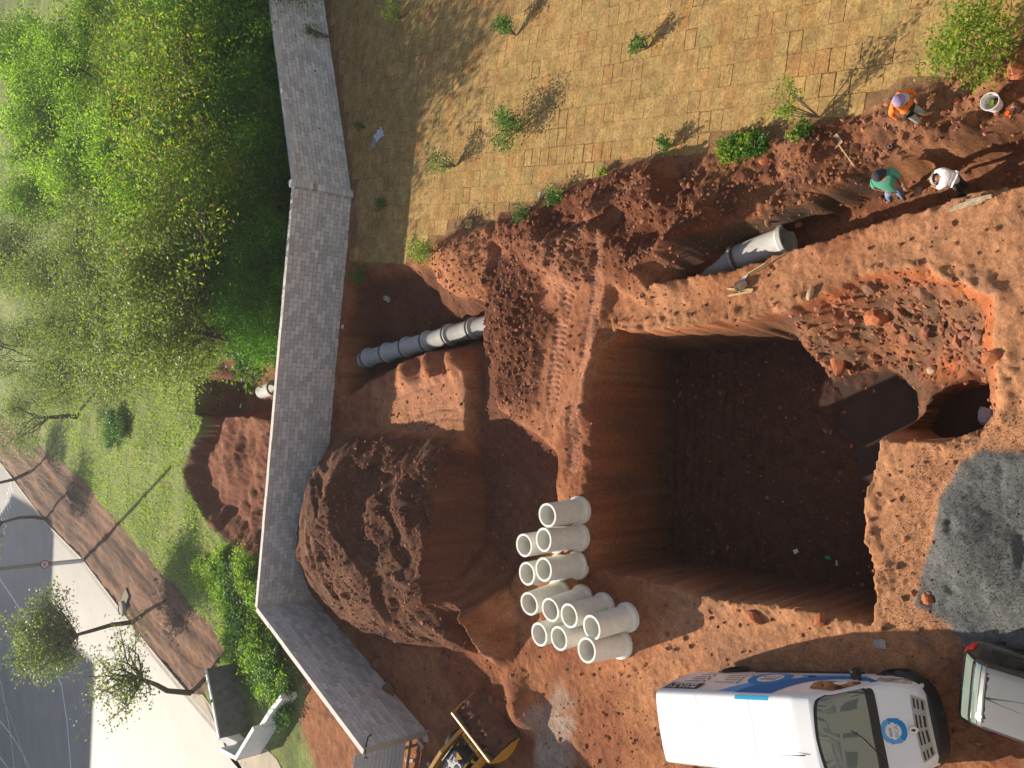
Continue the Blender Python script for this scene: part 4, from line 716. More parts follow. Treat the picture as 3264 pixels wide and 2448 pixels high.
# side graphics on both sides: swoosh band, ring logo, black name panel
for s_ in (1, -1):
    sg = empty('side_graphics', (0, 0, 0)); sg.parent = van
    up = [(2.35, 2.33), (2.5, 2.0), (2.75, 1.72), (3.1, 1.45), (3.5, 1.22), (4.0, 1.08), (4.6, 1.02), (5.1, 1.06), (5.35, 1.20)]; lo = [(3.35, 2.33), (3.42, 2.12), (3.55, 1.85), (3.75, 1.60), (4.0, 1.42), (4.35, 1.30), (4.75, 1.24), (5.15, 1.24), (5.22, 1.30)]
    VS.side_band(up, lo, .009, s_).build('blue_swoosh', m_blue, sg, smooth=True)
    VS.side_band([(1.85, 2.30), (2.05, 2.0), (2.3, 1.75), (2.6, 1.6)], [(2.36, 2.30), (2.5, 2.0), (2.72, 1.74), (2.9, 1.6)], .007, s_).build('light_swoosh', m_lblue, sg, smooth=True)
    VS.side_band([(3.4, 1.0), (4.0, .9), (4.6, .86), (5.0, .9)], [(3.5, 1.16), (4.0, 1.07), (4.6, 1.01), (5.0, 1.04)], .007, s_).build('light_swoosh', m_lblue, sg, smooth=True)
    VS.patch([[(2.42 + .0 + x, s_ * t_) for x in (0, .3, .6, .9)] for t_ in (.205, .265, .30)], .006).build('roof_flash', m_cyan, sg, smooth=True)
    ring = lambda r: [(2.72 + r * math.cos(a), 1.32 + r * .92 * math.sin(a)) for a in [2 * math.pi * k / 36 for k in range(37)]]
    VS.side_band(ring(.56), ring(.34), .011, s_).build('ring', m_mblue, sg, smooth=True); VS.side_poly(ring(.33)[:-1], .0125, s_).build('disc', m_lite, sg)
    def on_side(me, name, x, z, sc=1.0):
        t_ = VS.tz(x, z, s_); n_ = VS.nrm(x, t_); o = mk(name, me, sg, VS.at(x, t_) + n_ * .02); xd = Vector((-s_, 0, 0)); zd = n_; yd = zd.cross(xd); o.rotation_euler = Matrix((xd, yd, zd)).transposed().to_euler(); o.scale = (sc, sc, 1); return o
    on_side(text_mesh('logo_text', 'RCA', .26, m_lgrey), 'logo_text', 2.72, 1.24); mb = MB()
    for a in (-.14, 0, .14): mb.bbox((a, 0, 0), (.13, .10, .004), .001)
    on_side(mb.mesh('logo_pill', m_lgrey), 'logo_pill', 2.72, 1.43)
    VS.side_poly([(.14, 1.84), (1.18, 1.84), (1.18, 2.24), (.14, 2.24)], .010, s_).build('name_panel', m_pblack, sg)
    on_side(text_mesh('name_text', 'M U L T I', .21, m_lite, bold=.006), 'name_text', .66, 2.12); on_side(text_mesh('name_text', 'SERVIÇOS', .17, m_lite, bold=.003), 'name_text', .66, 1.94)
    for cx_, ws_ in ((.68, (.5, .42, .36, .3)), (1.68, (.55, .35, .4, .6))):
        for k, w_ in enumerate(ws_):
            mb = MB(); mb.box((0, 0, 0), (w_, .028, .003)); mb.box((-w_ / 2 - .1, 0, 0), (.09, .06, .003)); on_side(mb.mesh('service_line', m_ink), 'service_line', cx_ + (k % 2) * .06, 1.70 - k * .17 if cx_ < 1 else 1.74 - k * .18)
for x0 in (1.25, 2.75):
    VS.patch([[(x0 + d_ + .06 * (1 - (j / 5 - 1) ** 2), -.26 + .052 * j) for j in range(11)] for d_ in (0, .012)], .004).build('roof_seam', m_gap, van)
MB().tube([(4.05, -.35, 2.5), (3.75, -.36, 2.60), (3.5, -.365, 2.66)], [.014, .006, .004], 6).build('antenna', m_black, van)
MB().box((4.9, 0, 1.0), (1.0, 1.6, .5)).build('dashboard', m_blk, van)
# ---- dark hatchback with a grey roof ----------------------------------------------------------------------
CP = [(0.0, [(.62, .38), (.70, .55), (.70, .75), (.66, .90), (.60, .97), (.45, .99), (0, 1.0)]), (0.06, [(.74, .30), (.82, .55), (.82, .80), (.74, .96), (.66, 1.03), (.5, 1.06), (0, 1.08)]), (0.35, [(.80, .25), (.86, .55), (.85, .85), (.70, 1.22), (.60, 1.32), (.48, 1.36), (0, 1.38)]), (0.62, [(.80, .25), (.86, .55), (.85, .88), (.66, 1.34), (.57, 1.42), (.42, 1.46), (0, 1.48)]),
      (1.9, [(.80, .22), (.86, .55), (.85, .88), (.66, 1.36), (.57, 1.44), (.42, 1.48), (0, 1.50)]), (2.5, [(.80, .22), (.86, .55), (.85, .88), (.68, 1.25), (.6, 1.32), (.45, 1.36), (0, 1.39)]), (2.95, [(.80, .22), (.86, .55), (.84, .82), (.76, .98), (.7, 1.02), (.55, 1.05), (0, 1.08)]), (3.6, [(.78, .22), (.84, .5), (.80, .70), (.70, .84), (.62, .88), (.5, .9), (0, .94)]), (3.85, [(.6, .25), (.66, .45), (.64, .58), (.56, .68), (.5, .71), (.4, .73), (0, .75)])]
CS = Shell(CP); cdir = Vector((-0.05, -1.0, 0)).normalized(); cyaw = math.atan2(cdir.y, cdir.x)
car = empty('hatchback_car', (-5.78, 7.12, 0.02), (0, 0, cyaw), 'dark hatchback with grey roof parked beside the gravel in front of the van', 'car')
m_cblk = paint('black_paint', (0.012, 0.012, 0.014), .2); m_croof = paint('car_roof_grey', (0.13, 0.133, 0.138), .4, .3)  # roof panel and spoiler lighter than the body
CS.mesh().build('body', m_cblk, car, smooth=35)
CS.patch([[(x, -.36 + .72 * j / 12) for j in range(13)] for x in (.60, .9, 1.3, 1.7, 2.1)], .006).build('roof_panel', m_croof, car, smooth=True)
CS.patch([[(x, -.34 + .68 * j / 12) for j in range(13)] for x in (.10, .25, .40, .50)], .008).build('rear_window', mat('pale_glass', (.16, .21, .18), .06, spec=.8), car, smooth=True)
CS.patch([[(x, -.36 + .72 * j / 12) for j in range(13)] for x in (.52, .60)], .010).build('roof_spoiler', m_croof, car, smooth=True)
CS.patch([[(x, -.36 + .72 * j / 12) for j in range(13)] for x in (2.2, 2.5, 2.9)], .008).build('windscreen', m_dglass, car, smooth=True)
for s_ in (1, -1):
    CS.side_band([(.02, .98), (.10, 1.02), (.2, 1.05)], [(.02, .72), (.10, .72), (.22, .78)], .012, s_).build('tail_light', mat('red_lens', (.5, .012, .01), .15), car, smooth=True)
    CS.side_poly([(.5, .95), (2.7, .93), (2.3, 1.28), (.75, 1.30)], .01, s_).build('side_window', m_dglass, car)
    CS.side_band([(.4, .72), (1.5, .72), (2.8, .70)], [(.4, .69), (1.5, .69), (2.8, .67)], .012, s_).build('side_trim', m_chrome, car)
    MB().bbox((1.15, s_ * .86, .82), (.2, .03, .045), .012).build('door_handle', m_chrome, car)
    CS.patch([[(x, s_ * (.365 + .02 * j)) for j in range(2)] for x in (.62, 1.2, 2.1)], .016).build('roof_rail', m_blk, car)
    for wx_ in (.68, 3.15):
        wheel(car, wx_, s_ * .77, .30, .19, s_); CS.side_poly([(wx_ + .36 * math.cos(a), max(.27, .30 + .36 * math.sin(a))) for a in [math.pi * k / 12 for k in range(13)]], .01, s_).build('wheel_arch', m_blk, car)
MB().tube([(.62, 0, 1.48), (.95, 0, 1.60), (1.35, 0, 1.70)], [.016, .006, .004], 6).build('antenna', m_black, car)
# ---- yellow backhoe loader --------------------------------------------------------------------------------
m_yel = mat('yellow_paint', (0.52, 0.27, 0.035), .45, var=.12, vscale=3, spec=.4); m_wear = mat('worn_steel', (0.30, 0.24, 0.18), .5, metal=.3, var=.3, vscale=5); m_lg = mat('light_grey_panel', (.28, .28, .27), .5, var=.08)
lyaw = math.atan2(-.42, .90); LO = Vector((-12.22, 22.77, 0.0)); LO.z = hz(LO.x, LO.y) * .3
ld = empty('backhoe_loader', LO, (0, 0, lyaw), 'yellow loader with its wide bucket lowered into loose soil', 'loader')
bk = empty('bucket', (0, 0, 0)); bk.parent = ld; BW = 1.19
bprof = [(.22, 1.00), (.16, .93), (.10, .62), (.16, .30), (.40, .12), (.62, .08), (.92, .05)]
mb = MB(); outer = [[(x, y, z) for x, z in bprof] for y in (-BW, BW)]; mb.loft(outer, cap=False, closed=False); inner = [[(x + .035, y, z + .03) for x, z in bprof] for y in (-BW, BW)]; mb.loft(inner, cap=False, closed=False); mb.build('shell', m_wear, bk, smooth=40)
mb = MB(); rgk = random.Random(3); vs = []; nI, nJ = 9, 25
for i in range(nI):
    for j in range(nJ): vs.append((.26 + i * .11 + rgk.uniform(-.03, .03), -BW * .97 + j * 2 * BW * .97 / (nJ - 1), max(.10, .86 - .04 * i - (.45 * max(0, i - 5) ** 1.1 * .3)) + .10 * rgk.gauss(0, .6) - .5 * abs(j / (nJ - 1) - .5) ** 2))
mb.add(vs, [(i * nJ + j, i * nJ + j + 1, (i + 1) * nJ + j + 1, (i + 1) * nJ + j) for i in range(nI - 1) for j in range(nJ - 1)]); mb.build('soil_load', mat('loaded_earth', (.13, .052, .03), .95, var=.3, vscale=6, bump=.8, bscale=10), bk, smooth=True)
MB().bbox((.21, 0, .995), (.10, 2 * BW, .06), .015).build('back_lip', m_yel, bk); MB().bbox((.93, 0, .06), (.16, 2 * BW + .04, .03), .008).build('cutting_edge', m_wear, bk)
for s_ in (-1, 1):
    poly = [(.18, .97), (.10, .62), (.16, .28), (.42, .08), (.98, .04), (.85, .34), (.55, .66)]; n = len(poly); mb = MB()
    mb.add([(x, s_ * BW - .02, z) for x, z in poly] + [(x, s_ * BW + .02, z) for x, z in poly], [tuple(range(n)), tuple(range(2 * n - 1, n - 1, -1))] + [(i, (i + 1) % n, n + (i + 1) % n, n + i) for i in range(n)]); mb.build('side_plate', m_yel, bk)
arms = empty('lift_arms', (0, 0, 0)); arms.parent = ld
for s_ in (-1, 1):
    y = s_ * .66; pth = [(.12, .42), (-.25, .72), (-.95, 1.22), (-2.2, 1.62)]; wd_ = [.13, .17, .18, .15]; mb = MB(); rings = []
    for (x, z), w_ in zip(pth, wd_): rings.append([(x, y - .07, z - w_), (x, y + .07, z - w_), (x, y + .07, z + w_), (x, y - .07, z + w_)])
    mb.loft(rings); mb.build('arm', m_yel, arms)
    MB().tube([(.10, s_ * .38, .78), (-.45, s_ * .42, 1.12), (-.62, s_ * .43, 1.22)], [.035, .035, .03], 8).build('bucket_link', m_yel, arms); MB().tube([(-.1, s_ * .40, .98), (-1.15, s_ * .44, 1.38)], .055, 10).build('hydraulic_cylinder', m_black, arms, smooth=True)
    MB().tube([(-.45, s_ * .66, .85), (-.45, s_ * .36, 1.05)], .05, 8).build('pivot_pin', m_yel, arms)
MB().tube([(-.28, -.62, .74), (-.28, .62, .74)], .075, 12).build('cross_tube', m_yel, arms, smooth=True)
MB().tube([(-.35, -.42, .95), (-.5, -.46, 1.20), (-1.0, -.5, 1.42), (-1.5, -.52, 1.5)], .022, 8).build('guard_rail', m_yel, ld, smooth=True)
hd = empty('hood', (0, 0, 0)); hd.parent = ld; mb = MB(); rings = []
for x, w_, zt in ((-.50, .30, 1.02), (-.62, .40, 1.14), (-1.0, .44, 1.26), (-1.6, .46, 1.36), (-2.15, .47, 1.42)): rings.append([(x, -w_, .6), (x, -w_, zt - .08), (x, -w_ + .08, zt), (x, w_ - .08, zt), (x, w_, zt - .08), (x, w_, .6)])
mb.loft(rings); mb.build('hood_shell', m_blk, hd, smooth=30)
mb = MB(); mb.add([(-.64, .02, 1.148), (-.64, .33, 1.148), (-1.0, .37, 1.272), (-2.1, .40, 1.425), (-2.1, .02, 1.425), (-1.0, -.05, 1.272)], [(0, 1, 2, 5), (5, 2, 3, 4)]); mb.build('grey_panel', m_lg, hd)
slope_ = math.atan2(.12, .38); o = mk('logo_text', text_mesh('logo_text', 'CAT', .40, m_lite, bold=.006), hd, (-.88, 0.0, 1.275)); o.rotation_euler = (Matrix.Rotation(slope_, 3, 'Y') @ Matrix.Rotation(R_(90), 3, 'Z')).to_euler(); o.scale = (.95, 1.1, 1)
mb = MB(); mb.prism([(-.17, -.12), (.17, -.12), (0, .12)], 0, .004); o = mb.build('logo_triangle', m_yel, hd, (-.66, 0.0, 1.215)); o.rotation_euler = (Matrix.Rotation(slope_ * 1.1, 3, 'Y') @ Matrix.Rotation(R_(90), 3, 'Z')).to_euler()
MB().bbox((-1.25, .10, 1.345), (.05, .22, .03), .01).build('hood_latch', m_lite, hd); MB().tube([(-1.5, -.2, 1.35), (-1.5, -.2, 1.95)], .05, 10).build('exhaust', m_black, ld)
MB().bbox((-1.3, 0, .55), (2.0, .7, .35), .03).build('chassis', m_blk, ld); MB().bbox((-3.5, 0, .75), (2.2, .9, .4), .03).build('rear_chassis', m_yel, ld)
for x, r_, w_ in ((-1.0, .46, .32), (-3.3, .72, .45)):
    for s_ in (-1, 1): wheel(ld, x, s_ * .92, r_, w_, s_)
cb = empty('cab', (-2.95, 0, 0)); cb.parent = ld
for sx in (-.75, .75):
    for s_ in (-1, 1): MB().bbox((sx, s_ * .68, 1.85), (.08, .08, 1.7), .02).build('cab_post', m_blk, cb)
MB().bbox((0, 0, 2.74), (1.7, 1.5, .12), .05).build('cab_roof', m_yel, cb)
for s_ in (-1, 1): MB().box((0, s_ * .69, 2.0), (1.42, .012, 1.3)).build('cab_glass', m_dglass, cb)
MB().box((.76, 0, 2.05), (.012, 1.28, 1.2)).build('cab_glass', m_dglass, cb); MB().bbox((-.3, 0, 1.35), (.5, .5, .5), .06).build('seat', m_blk, cb)
# ================================================================== people
m_skin = mat('skin', (0.30, 0.16, 0.10), 0.55, var=0.08, vscale=8)
def cloth(name, c, v=0.15): return mat(name, c, 0.9, var=v, vscale=7, bump=0.6, bscale=14)
PARENT = {'chest': 'pelvis', 'neck': 'chest', 'head': 'neck', 'crown': 'head', 'shL': 'chest', 'elL': 'shL', 'wrL': 'elL', 'haL': 'wrL', 'shR': 'chest', 'elR': 'shR', 'wrR': 'elR', 'haR': 'wrR', 'hiL': 'pelvis', 'knL': 'hiL', 'anL': 'knL', 'toL': 'anL', 'hiR': 'pelvis', 'knR': 'hiR', 'anR': 'knR', 'toR': 'anR'}
RAD = {'pelvis': .175, 'chest': .19, 'neck': .062, 'head': .108, 'crown': .09, 'sh': .098, 'el': .066, 'wr': .042, 'ha': .04, 'hi': .12, 'kn': .085, 'an': .06, 'to': .052}
def person(label, J, mats, face_dir, girth=1.0):
    """J: joint -> world point; mats: shirt, trousers, shoes, sleeve material (forearm)"""
    J = {k: Vector(v) for k, v in J.items()}; base = Vector(((J['anL'].x + J['anR'].x) / 2, (J['anL'].y + J['anR'].y) / 2, min(J['toL'].z, J['toR'].z) - .04))
    names = ['pelvis'] + list(PARENT); V = [J[n] - base for n in names]; idx = {n: i for i, n in enumerate(names)}; E = [(idx[PARENT[n]], idx[n]) for n in PARENT]; Rr = [RAD.get(n, RAD.get(n[:2], .05)) for n in names]
    Rr[0] *= girth; Rr[1] *= girth
    tagv = list(names)
    for s_ in 'LR':                  # five fingers, rooted in the palm
        w_, h_ = J['wr' + s_] - base, J['ha' + s_] - base; d_ = (h_ - w_).normalized(); side = d_.cross(Vector((0, 0, 1))); side = side.normalized() if side.length > .1 else Vector((1, 0, 0)); dn = d_.cross(side)
        for k, (o_, l_) in enumerate(((-.032, .075), (-.011, .088), (.011, .082), (.032, .065))):
            a = h_ + side * o_ + d_ * .03; b_ = a + d_ * l_ * .5 + dn * .012; c_ = b_ + d_ * l_ * .42 + dn * .03
            i0 = len(V); V += [a, b_, c_]; Rr += [.011, .0095, .0085]; E += [(idx['ha' + s_], i0), (i0, i0 + 1), (i0 + 1, i0 + 2)]; tagv += ['ha' + s_] * 3
        sg_ = -1 if s_ == 'L' else 1
        a = w_ + d_ * .03 + side * sg_ * .04; b_ = a + d_ * .045 + side * sg_ * .018; i0 = len(V); V += [a, b_]; Rr += [.014, .010]; E += [(idx['wr' + s_], i0), (i0, i0 + 1)]; tagv += ['ha' + s_] * 2
    me = bpy.data.meshes.new('body'); me.from_pydata([tuple(v) for v in V], E, []); ob = bpy.data.objects.new('person_tmp', me); C.objects.link(ob)
    md = ob.modifiers.new('skin', 'SKIN'); md.use_smooth_shade = True
    for i, sv in enumerate(me.skin_vertices[0].data): sv.radius = (Rr[i], Rr[i]); sv.use_root = (i == 0)
    ss = ob.modifiers.new('sub', 'SUBSURF'); ss.levels = 2; ss.render_levels = 2
    dg = bpy.context.evaluated_depsgraph_get(); dg.update(); bm_ = bpy.data.meshes.new_from_object(ob.evaluated_get(dg)); bpy.data.objects.remove(ob)
    bm_.name = 'body'; bm_.materials.clear()
    for m in (m_skin, mats['shirt'], mats['trousers'], mats['shoes'], mats.get('sleeve', m_skin)): bm_.materials.append(m)
    segs = [(V[a], V[b_], tagv[a], tagv[b_]) for a, b_ in E]
    mi = []
    for p in bm_.polygons:
        c = p.center; best = (9, None)
        for a, b_, ta2, tb2 in segs:
            e = b_ - a; t_ = max(0, min(1, (c - a).dot(e) / max(e.length_squared, 1e-9))); d_ = (c - a - e * t_).length
            if d_ < best[0]: best = (d_, (ta2, tb2, t_))
        ta2, tb2, t_ = best[1]; k = tb2[:2]
        if tb2 in ('head', 'crown'): m = 0
        elif tb2 == 'neck': m = 1 if t_ < .75 else 0
        elif k in ('sh',) or tb2 == 'chest': m = 1
        elif k == 'el': m = 1 if t_ < .8 or 'sleeve' in mats else 0
        elif k == 'wr': m = 4
        elif k == 'ha': m = 0
        elif k in ('hi', 'kn'): m = 2
        elif k == 'an': m = 2 if t_ < .85 else 3
        elif k == 'to': m = 3
        else: m = 1
        mi.append(m)
    bm_.polygons.foreach_set('material_index', mi); bm_.polygons.foreach_set('use_smooth', [True] * len(bm_.polygons))
    root = empty('person', base, (0, 0, 0), label, 'person'); mk('body', bm_, root)
    hd_ = J['head'] - base; up_ = (J['crown'] - J['head']).normalized(); fd_ = Vector(face_dir); fd_ = (fd_ - up_ * fd_.dot(up_)).normalized(); rt = fd_.cross(up_)
    Mh = Matrix((rt, fd_, up_)).transposed()
    mb = MB(); 
    for sx in (-1, 1): mb.bbox(Mh @ Vector((sx * .105, -.005, -.01)) + hd_, (.03, .05, .06), .012, Mh)
    mb.bbox(Mh @ Vector((0, .118, -.015)) + hd_, (.03, .045, .05), .012, Mh); mb.build('ears_and_nose', m_skin, root, smooth=40)
    mb = MB()
    for sx in (-1, 1): mb.bbox(Mh @ Vector((sx * .036, .1, .02)) + hd_, (.026, .014, .012), .004, Mh)
    mb.bbox(Mh @ Vector((0, .1, -.065)) + hd_, (.05, .012, .01), .003, Mh); mb.build('eyes_and_mouth', mat('eyes', (.03, .015, .012), .4), root)
    return root, hd_, Mh
def cap(root, hd_, Mh, m, brim=True, size=1.0, wide=0.0, m2=None):
    M4_ = Matrix.Translation(hd_ + Mh @ Vector((0, -.005, .03))) @ Mh.to_4x4()
    mb = MB(); n = 20; prof = [(.132, -.01), (.134, .03), (.120, .08), (.085, .115), (.04, .13), (.004, .134)]
    mb.lathe([(r * size, z * size) for r, z in prof], n, M4_); o = mb.build('cap', m, root, smooth=50)
    if brim:
        mb = MB(); up = []; 
        for k in range(13):
            a = R_(20 + 140 * k / 12); r = .13 * size; up.append([M4_ @ Vector((r * math.cos(a), r * math.sin(a), .0)), M4_ @ Vector((r * 1.0 * math.cos(a), r * math.sin(a) + .085 * math.sin(a) ** .6, -.018))])
        mb.loft(up, cap=False, closed=False); mb.build('cap_brim', m2 or m, root, smooth=True)
    if wide:
        mb = MB(); mb.lathe([(.125 * size, .0), (.125 * size + wide, -.03)], n, M4_); mb.build('hat_brim', m2 or m, root, smooth=True)
def joints(zx, zy, sc, z0, T): return {k: Z(zx, zy, sc, a, b_, z0 + h) for k, (a, b_, h) in T.items()}
# worker in orange on the bank
zA = 0.22
JA = joints(2700, 250, 3.686, zA, dict(anL=(885, 398, .10), toL=(935, 412, .04), anR=(838, 508, .10), toR=(885, 535, .04), knL=(800, 350, .48), knR=(760, 440, .48), hiL=(715, 312, .86), hiR=(685, 372, .86), pelvis=(700, 338, .92), chest=(640, 268, 1.24), neck=(602, 252, 1.43), head=(612, 258, 1.55), crown=(606, 252, 1.66), shL=(632, 178, 1.38), shR=(548, 330, 1.38), elL=(728, 140, 1.10), elR=(515, 415, 1.10), wrL=(798, 190, .96), haL=(818, 208, .90), wrR=(590, 468, .92), haR=(620, 482, .87)))
sunlit = Vector((0.2, -1, 0))
m_orange = cloth('orange_workwear', (0.72, 0.19, 0.03)); m_jean = cloth('faded_jeans', (0.33, 0.36, 0.34), .25); m_boot = mat('dusty_boots', (.26, .20, .15), .9, var=.2)
rA, hA, MA = person('worker in a bright orange jacket and lilac cap on the bank below the turf', JA, dict(shirt=m_orange, sleeve=m_orange, trousers=m_jean, shoes=m_boot), (.45, -1, -.5)); cap(rA, hA, MA, cloth('lilac_cap', (.30, .24, .42)), m2=cloth('pale_brim', (.5, .46, .55)))
# black vest over the jacket's front
vb = MB(); cA = JA['chest'] - Vector(rA.location); pA = JA['pelvis'] - Vector(rA.location); ax_ = (cA - pA).normalized(); fr_ = Vector((.35, -1, 0)).normalized(); sd_ = ax_.cross(fr_).normalized(); fr_ = sd_.cross(ax_)
rows = []
for k in range(5):
    c = pA + (cA - pA) * (k / 4 * 1.1); rows.append([c + (fr_ * math.cos(a) + sd_ * math.sin(a)) * (.185 - .01 * k) for a in [R_(-70 + 140 * j / 8) for j in range(9)]])
vb.loft(rows, cap=False, closed=False).build('black_vest', cloth('black_cloth', (.02, .02, .022)), rA, smooth=True)
# worker in green with a hoe in the trench
zB = -1.22
JB = joints(2700, 250, 3.686, zB, dict(anL=(660, 1402, .10), toL=(688, 1432, .04), anR=(505, 1425, .10), toR=(520, 1462, .04), knL=(622, 1345, .50), knR=(480, 1370, .50), hiL=(590, 1272, .90), hiR=(505, 1302, .90), pelvis=(545, 1280, .96), chest=(455, 1170, 1.30), neck=(400, 1140, 1.48), head=(372, 1148, 1.60), crown=(350, 1142, 1.70), shL=(520, 1078, 1.42), shR=(305, 1210, 1.42), elL=(625, 1165, 1.20), elR=(318, 1280, 1.18), wrL=(668, 1262, 1.02), haL=(685, 1300, .95), wrR=(398, 1298, 1.06), haR=(428, 1308, 1.03)))
m_green = cloth('green_shirt', (0.07, 0.30, 0.20)); m_denim = cloth('blue_jeans', (0.16, 0.26, 0.46), .3)
rB, hB, MBm = person('worker in a green shirt and dark cap leaning on a hoe in the trench', JB, dict(shirt=m_green, trousers=m_denim, shoes=mat('brown_boots', (.12, .07, .05), .8)), (.6, -1, -.6), 1.25); cap(rB, hB, MBm, cloth('navy_cap', (.035, .035, .05)), m2=cloth('navy_brim', (.05, .05, .07)))
hoe = empty('hoe', Z(2700, 250, 3.686, 820, 1340, zB + .03), label='long handled hoe held by the worker in green', cat='hoe'); h0 = Vector(hoe.location); m_wood = mat('pale_wood', (.50, .34, .18), .8, var=.2, vscale=10); m_steel = mat('tool_steel', (.22, .20, .18), .5, metal=.5, var=.3, vscale=8)
MB().tube([Vector((0, 0, .02)), Z(2700, 250, 3.686, 690, 1292, zB + .95) - h0, Z(2700, 250, 3.686, 640, 1262, zB + 1.3) - h0], .017, 8).build('handle', m_wood, hoe); MB().bbox((.03, -.05, .03), (.2, .16, .015), .005, Matrix.Rotation(.5, 3, 'X')).build('blade', m_steel, hoe)
# worker in white bending down in the trench
JC = joints(2700, 250, 3.686, zB, dict(anL=(1405, 1262, .10), toL=(1372, 1240, .04), anR=(1345, 1322, .10), toR=(1308, 1312, .04), knL=(1325, 1212, .52), knR=(1290, 1280, .50), hiL=(1275, 1168, .88), hiR=(1250, 1225, .88), pelvis=(1265, 1195, .92), chest=(1170, 1165, 1.06), neck=(1108, 1160, 1.06), head=(1062, 1180, 1.02), crown=(1020, 1190, .98), shL=(1120, 1085, 1.08), shR=(1130, 1245, 1.02), elL=(1035, 1110, .80), elR=(1075, 1280, .74), wrL=(985, 1170, .58), haL=(960, 1190, .50), wrR=(1030, 1262, .52), haR=(1002, 1256, .45)))
m_wshirt = cloth('white_shirt', (0.80, 0.78, 0.80), .05)
rC, hC, MC = person('worker in a white T-shirt with lettering on the back bending in the trench', JC, dict(shirt=m_wshirt, trousers=cloth('dark_trousers', (.07, .07, .06)), shoes=mat('grey_boots', (.25, .25, .26), .9)), (-.4, .2, -1)); cap(rC, hC, MC, cloth('grey_hat', (.33, .31, .28)), brim=True)
cC = JC['chest'] - Vector(rC.location); nC = JC['neck'] - Vector(rC.location)
MB().lathe([(.072, -.012), (.078, 0), (.072, .012)], 20, Matrix.Translation(nC * .75 + cC * .25) @ (nC - cC).to_track_quat('Z', 'Y').to_matrix().to_4x4()).build('dark_collar', cloth('navy_trim', (.03, .03, .05)), rC, smooth=True)
tx = text_mesh('shirt_lettering', 'SERVIÇOS', .075, mat('shirt_print', (.14, .12, .17), .8), extrude=.001); o = mk('shirt_lettering', tx, rC, cC * .7 + (JC['pelvis'] - Vector(rC.location)) * .3 + Vector((.0, -.03, .175)))
sv_ = (JC['shL'] - JC['shR']).normalized(); back = (cC - nC).normalized(); nu = back.cross(sv_).normalized()
if nu.z < 0: nu = -nu
rgt = sv_ if sv_.cross(-back).dot(nu) > 0 else -sv_
o.rotation_euler = Matrix((rgt, nu.cross(rgt), nu)).transposed().to_euler(); o.location = cC * .6 + (JC['pelvis'] - Vector(rC.location)) * .4 + nu * .172
for nm, JJ in (('A', JA), ('B', JB), ('C', JC)):
    print(nm, {k: round((JJ[k] - JJ[PARENT[k]]).length, 2) for k in PARENT})
# ================================================================== small things left about the site
def gz(p, dz=0.0): return Vector((p.x, p.y, hz(p.x, p.y) + dz))
def onground(zx, zy, sc, a, b_, guess=0.0):       # place where a pixel meets the ground
    p = Z(zx, zy, sc, a, b_, guess)
    for _ in range(3): p = Z(zx, zy, sc, a, b_, hz(p.x, p.y))
    return p
def bucket(p, r, h, m, label, content=None, handle=True, tilt=(0, 0, 0)):
    e_ = empty('bucket', p, tilt, label, 'bucket'); MB().lathe([(r * .80, 0), (r * .82, .0), (r, h), (r * 1.06, h), (r * 1.06, h - .03), (r * .98, h - .03), (r * .98, h - .01), (r * .95, h), (r * .78, .015), (.001, .015)], 28).build('pail', m, e_, smooth=35)
    if handle: MB().tube([(r * 1.05 * math.cos(a), r * .2 + r * 1.02 * math.sin(a) * .35, h - .03 - .16 * math.sin(a)) for a in [math.pi * k / 12 for k in range(13)]], .005, 6).build('handle', m_chrome, e_)
    if content: MB().bbox((.02, .03, h * .5), (r * .9, r * .5, .05), .02, Matrix.Rotation(.4, 3, 'Y')).build('contents', content, e_)
    return e_
m_wplast = mat('white_plastic', (.78, .77, .76), .4, var=.05); m_gplast = mat('grey_green_plastic', (.10, .15, .14), .5, var=.15); m_lime = mat('lime_cloth', (.35, .5, .05), .8)
A_ = (2700, 250, 3.686)
p = Z(*A_, 1775, 335, .1); bucket(gz(p), .18, .36, m_wplast, 'white plastic bucket with something green inside', m_lime)
p = Z(*A_, 1362, 1425, -1.0); bucket(gz(p), .16, .30, m_gplast, 'dark grey-green bucket standing in the trench beside the planks')
p = onground(*A_, 1905, 415); tag(MB().lathe([(.05, 0), (.055, .09), (.04, .11), (.001, .11)], 16).build('orange_cup', mat('orange_plastic', (.8, .10, .02), .4), None, gz(p), smooth=40), 'small orange plastic cup beside the white bucket', 'cup')
p = onground(*A_, 1945, 400); ham = empty('hammer', gz(p, .03), label='wooden handled hammer lying by the orange cup', cat='hammer'); a = onground(*A_, 1970, 335) - p; b_ = onground(*A_, 1912, 465) - p
MB().tube([(a.x, a.y, .03), (b_.x, b_.y, .02)], .014, 8).build('handle', m_wood, ham); MB().bbox((a.x, a.y, .03), (.05, .14, .05), .01, Matrix.Rotation(math.atan2(a.y, a.x), 3, 'Z')).build('hammer_head', m_steel, ham)
p = onground(*A_, 506, 808); tag(MB().lathe([(.035, 0), (.045, 0), (.045, .07), (.035, .07)], 18, Matrix.Rotation(.5, 4, 'X'), close=True).build('pipe_offcut', mat('pvc', (.6, .58, .54), .5), None, gz(p, .01), smooth=40), 'short white plastic pipe offcut lying on the bank', 'pipe')
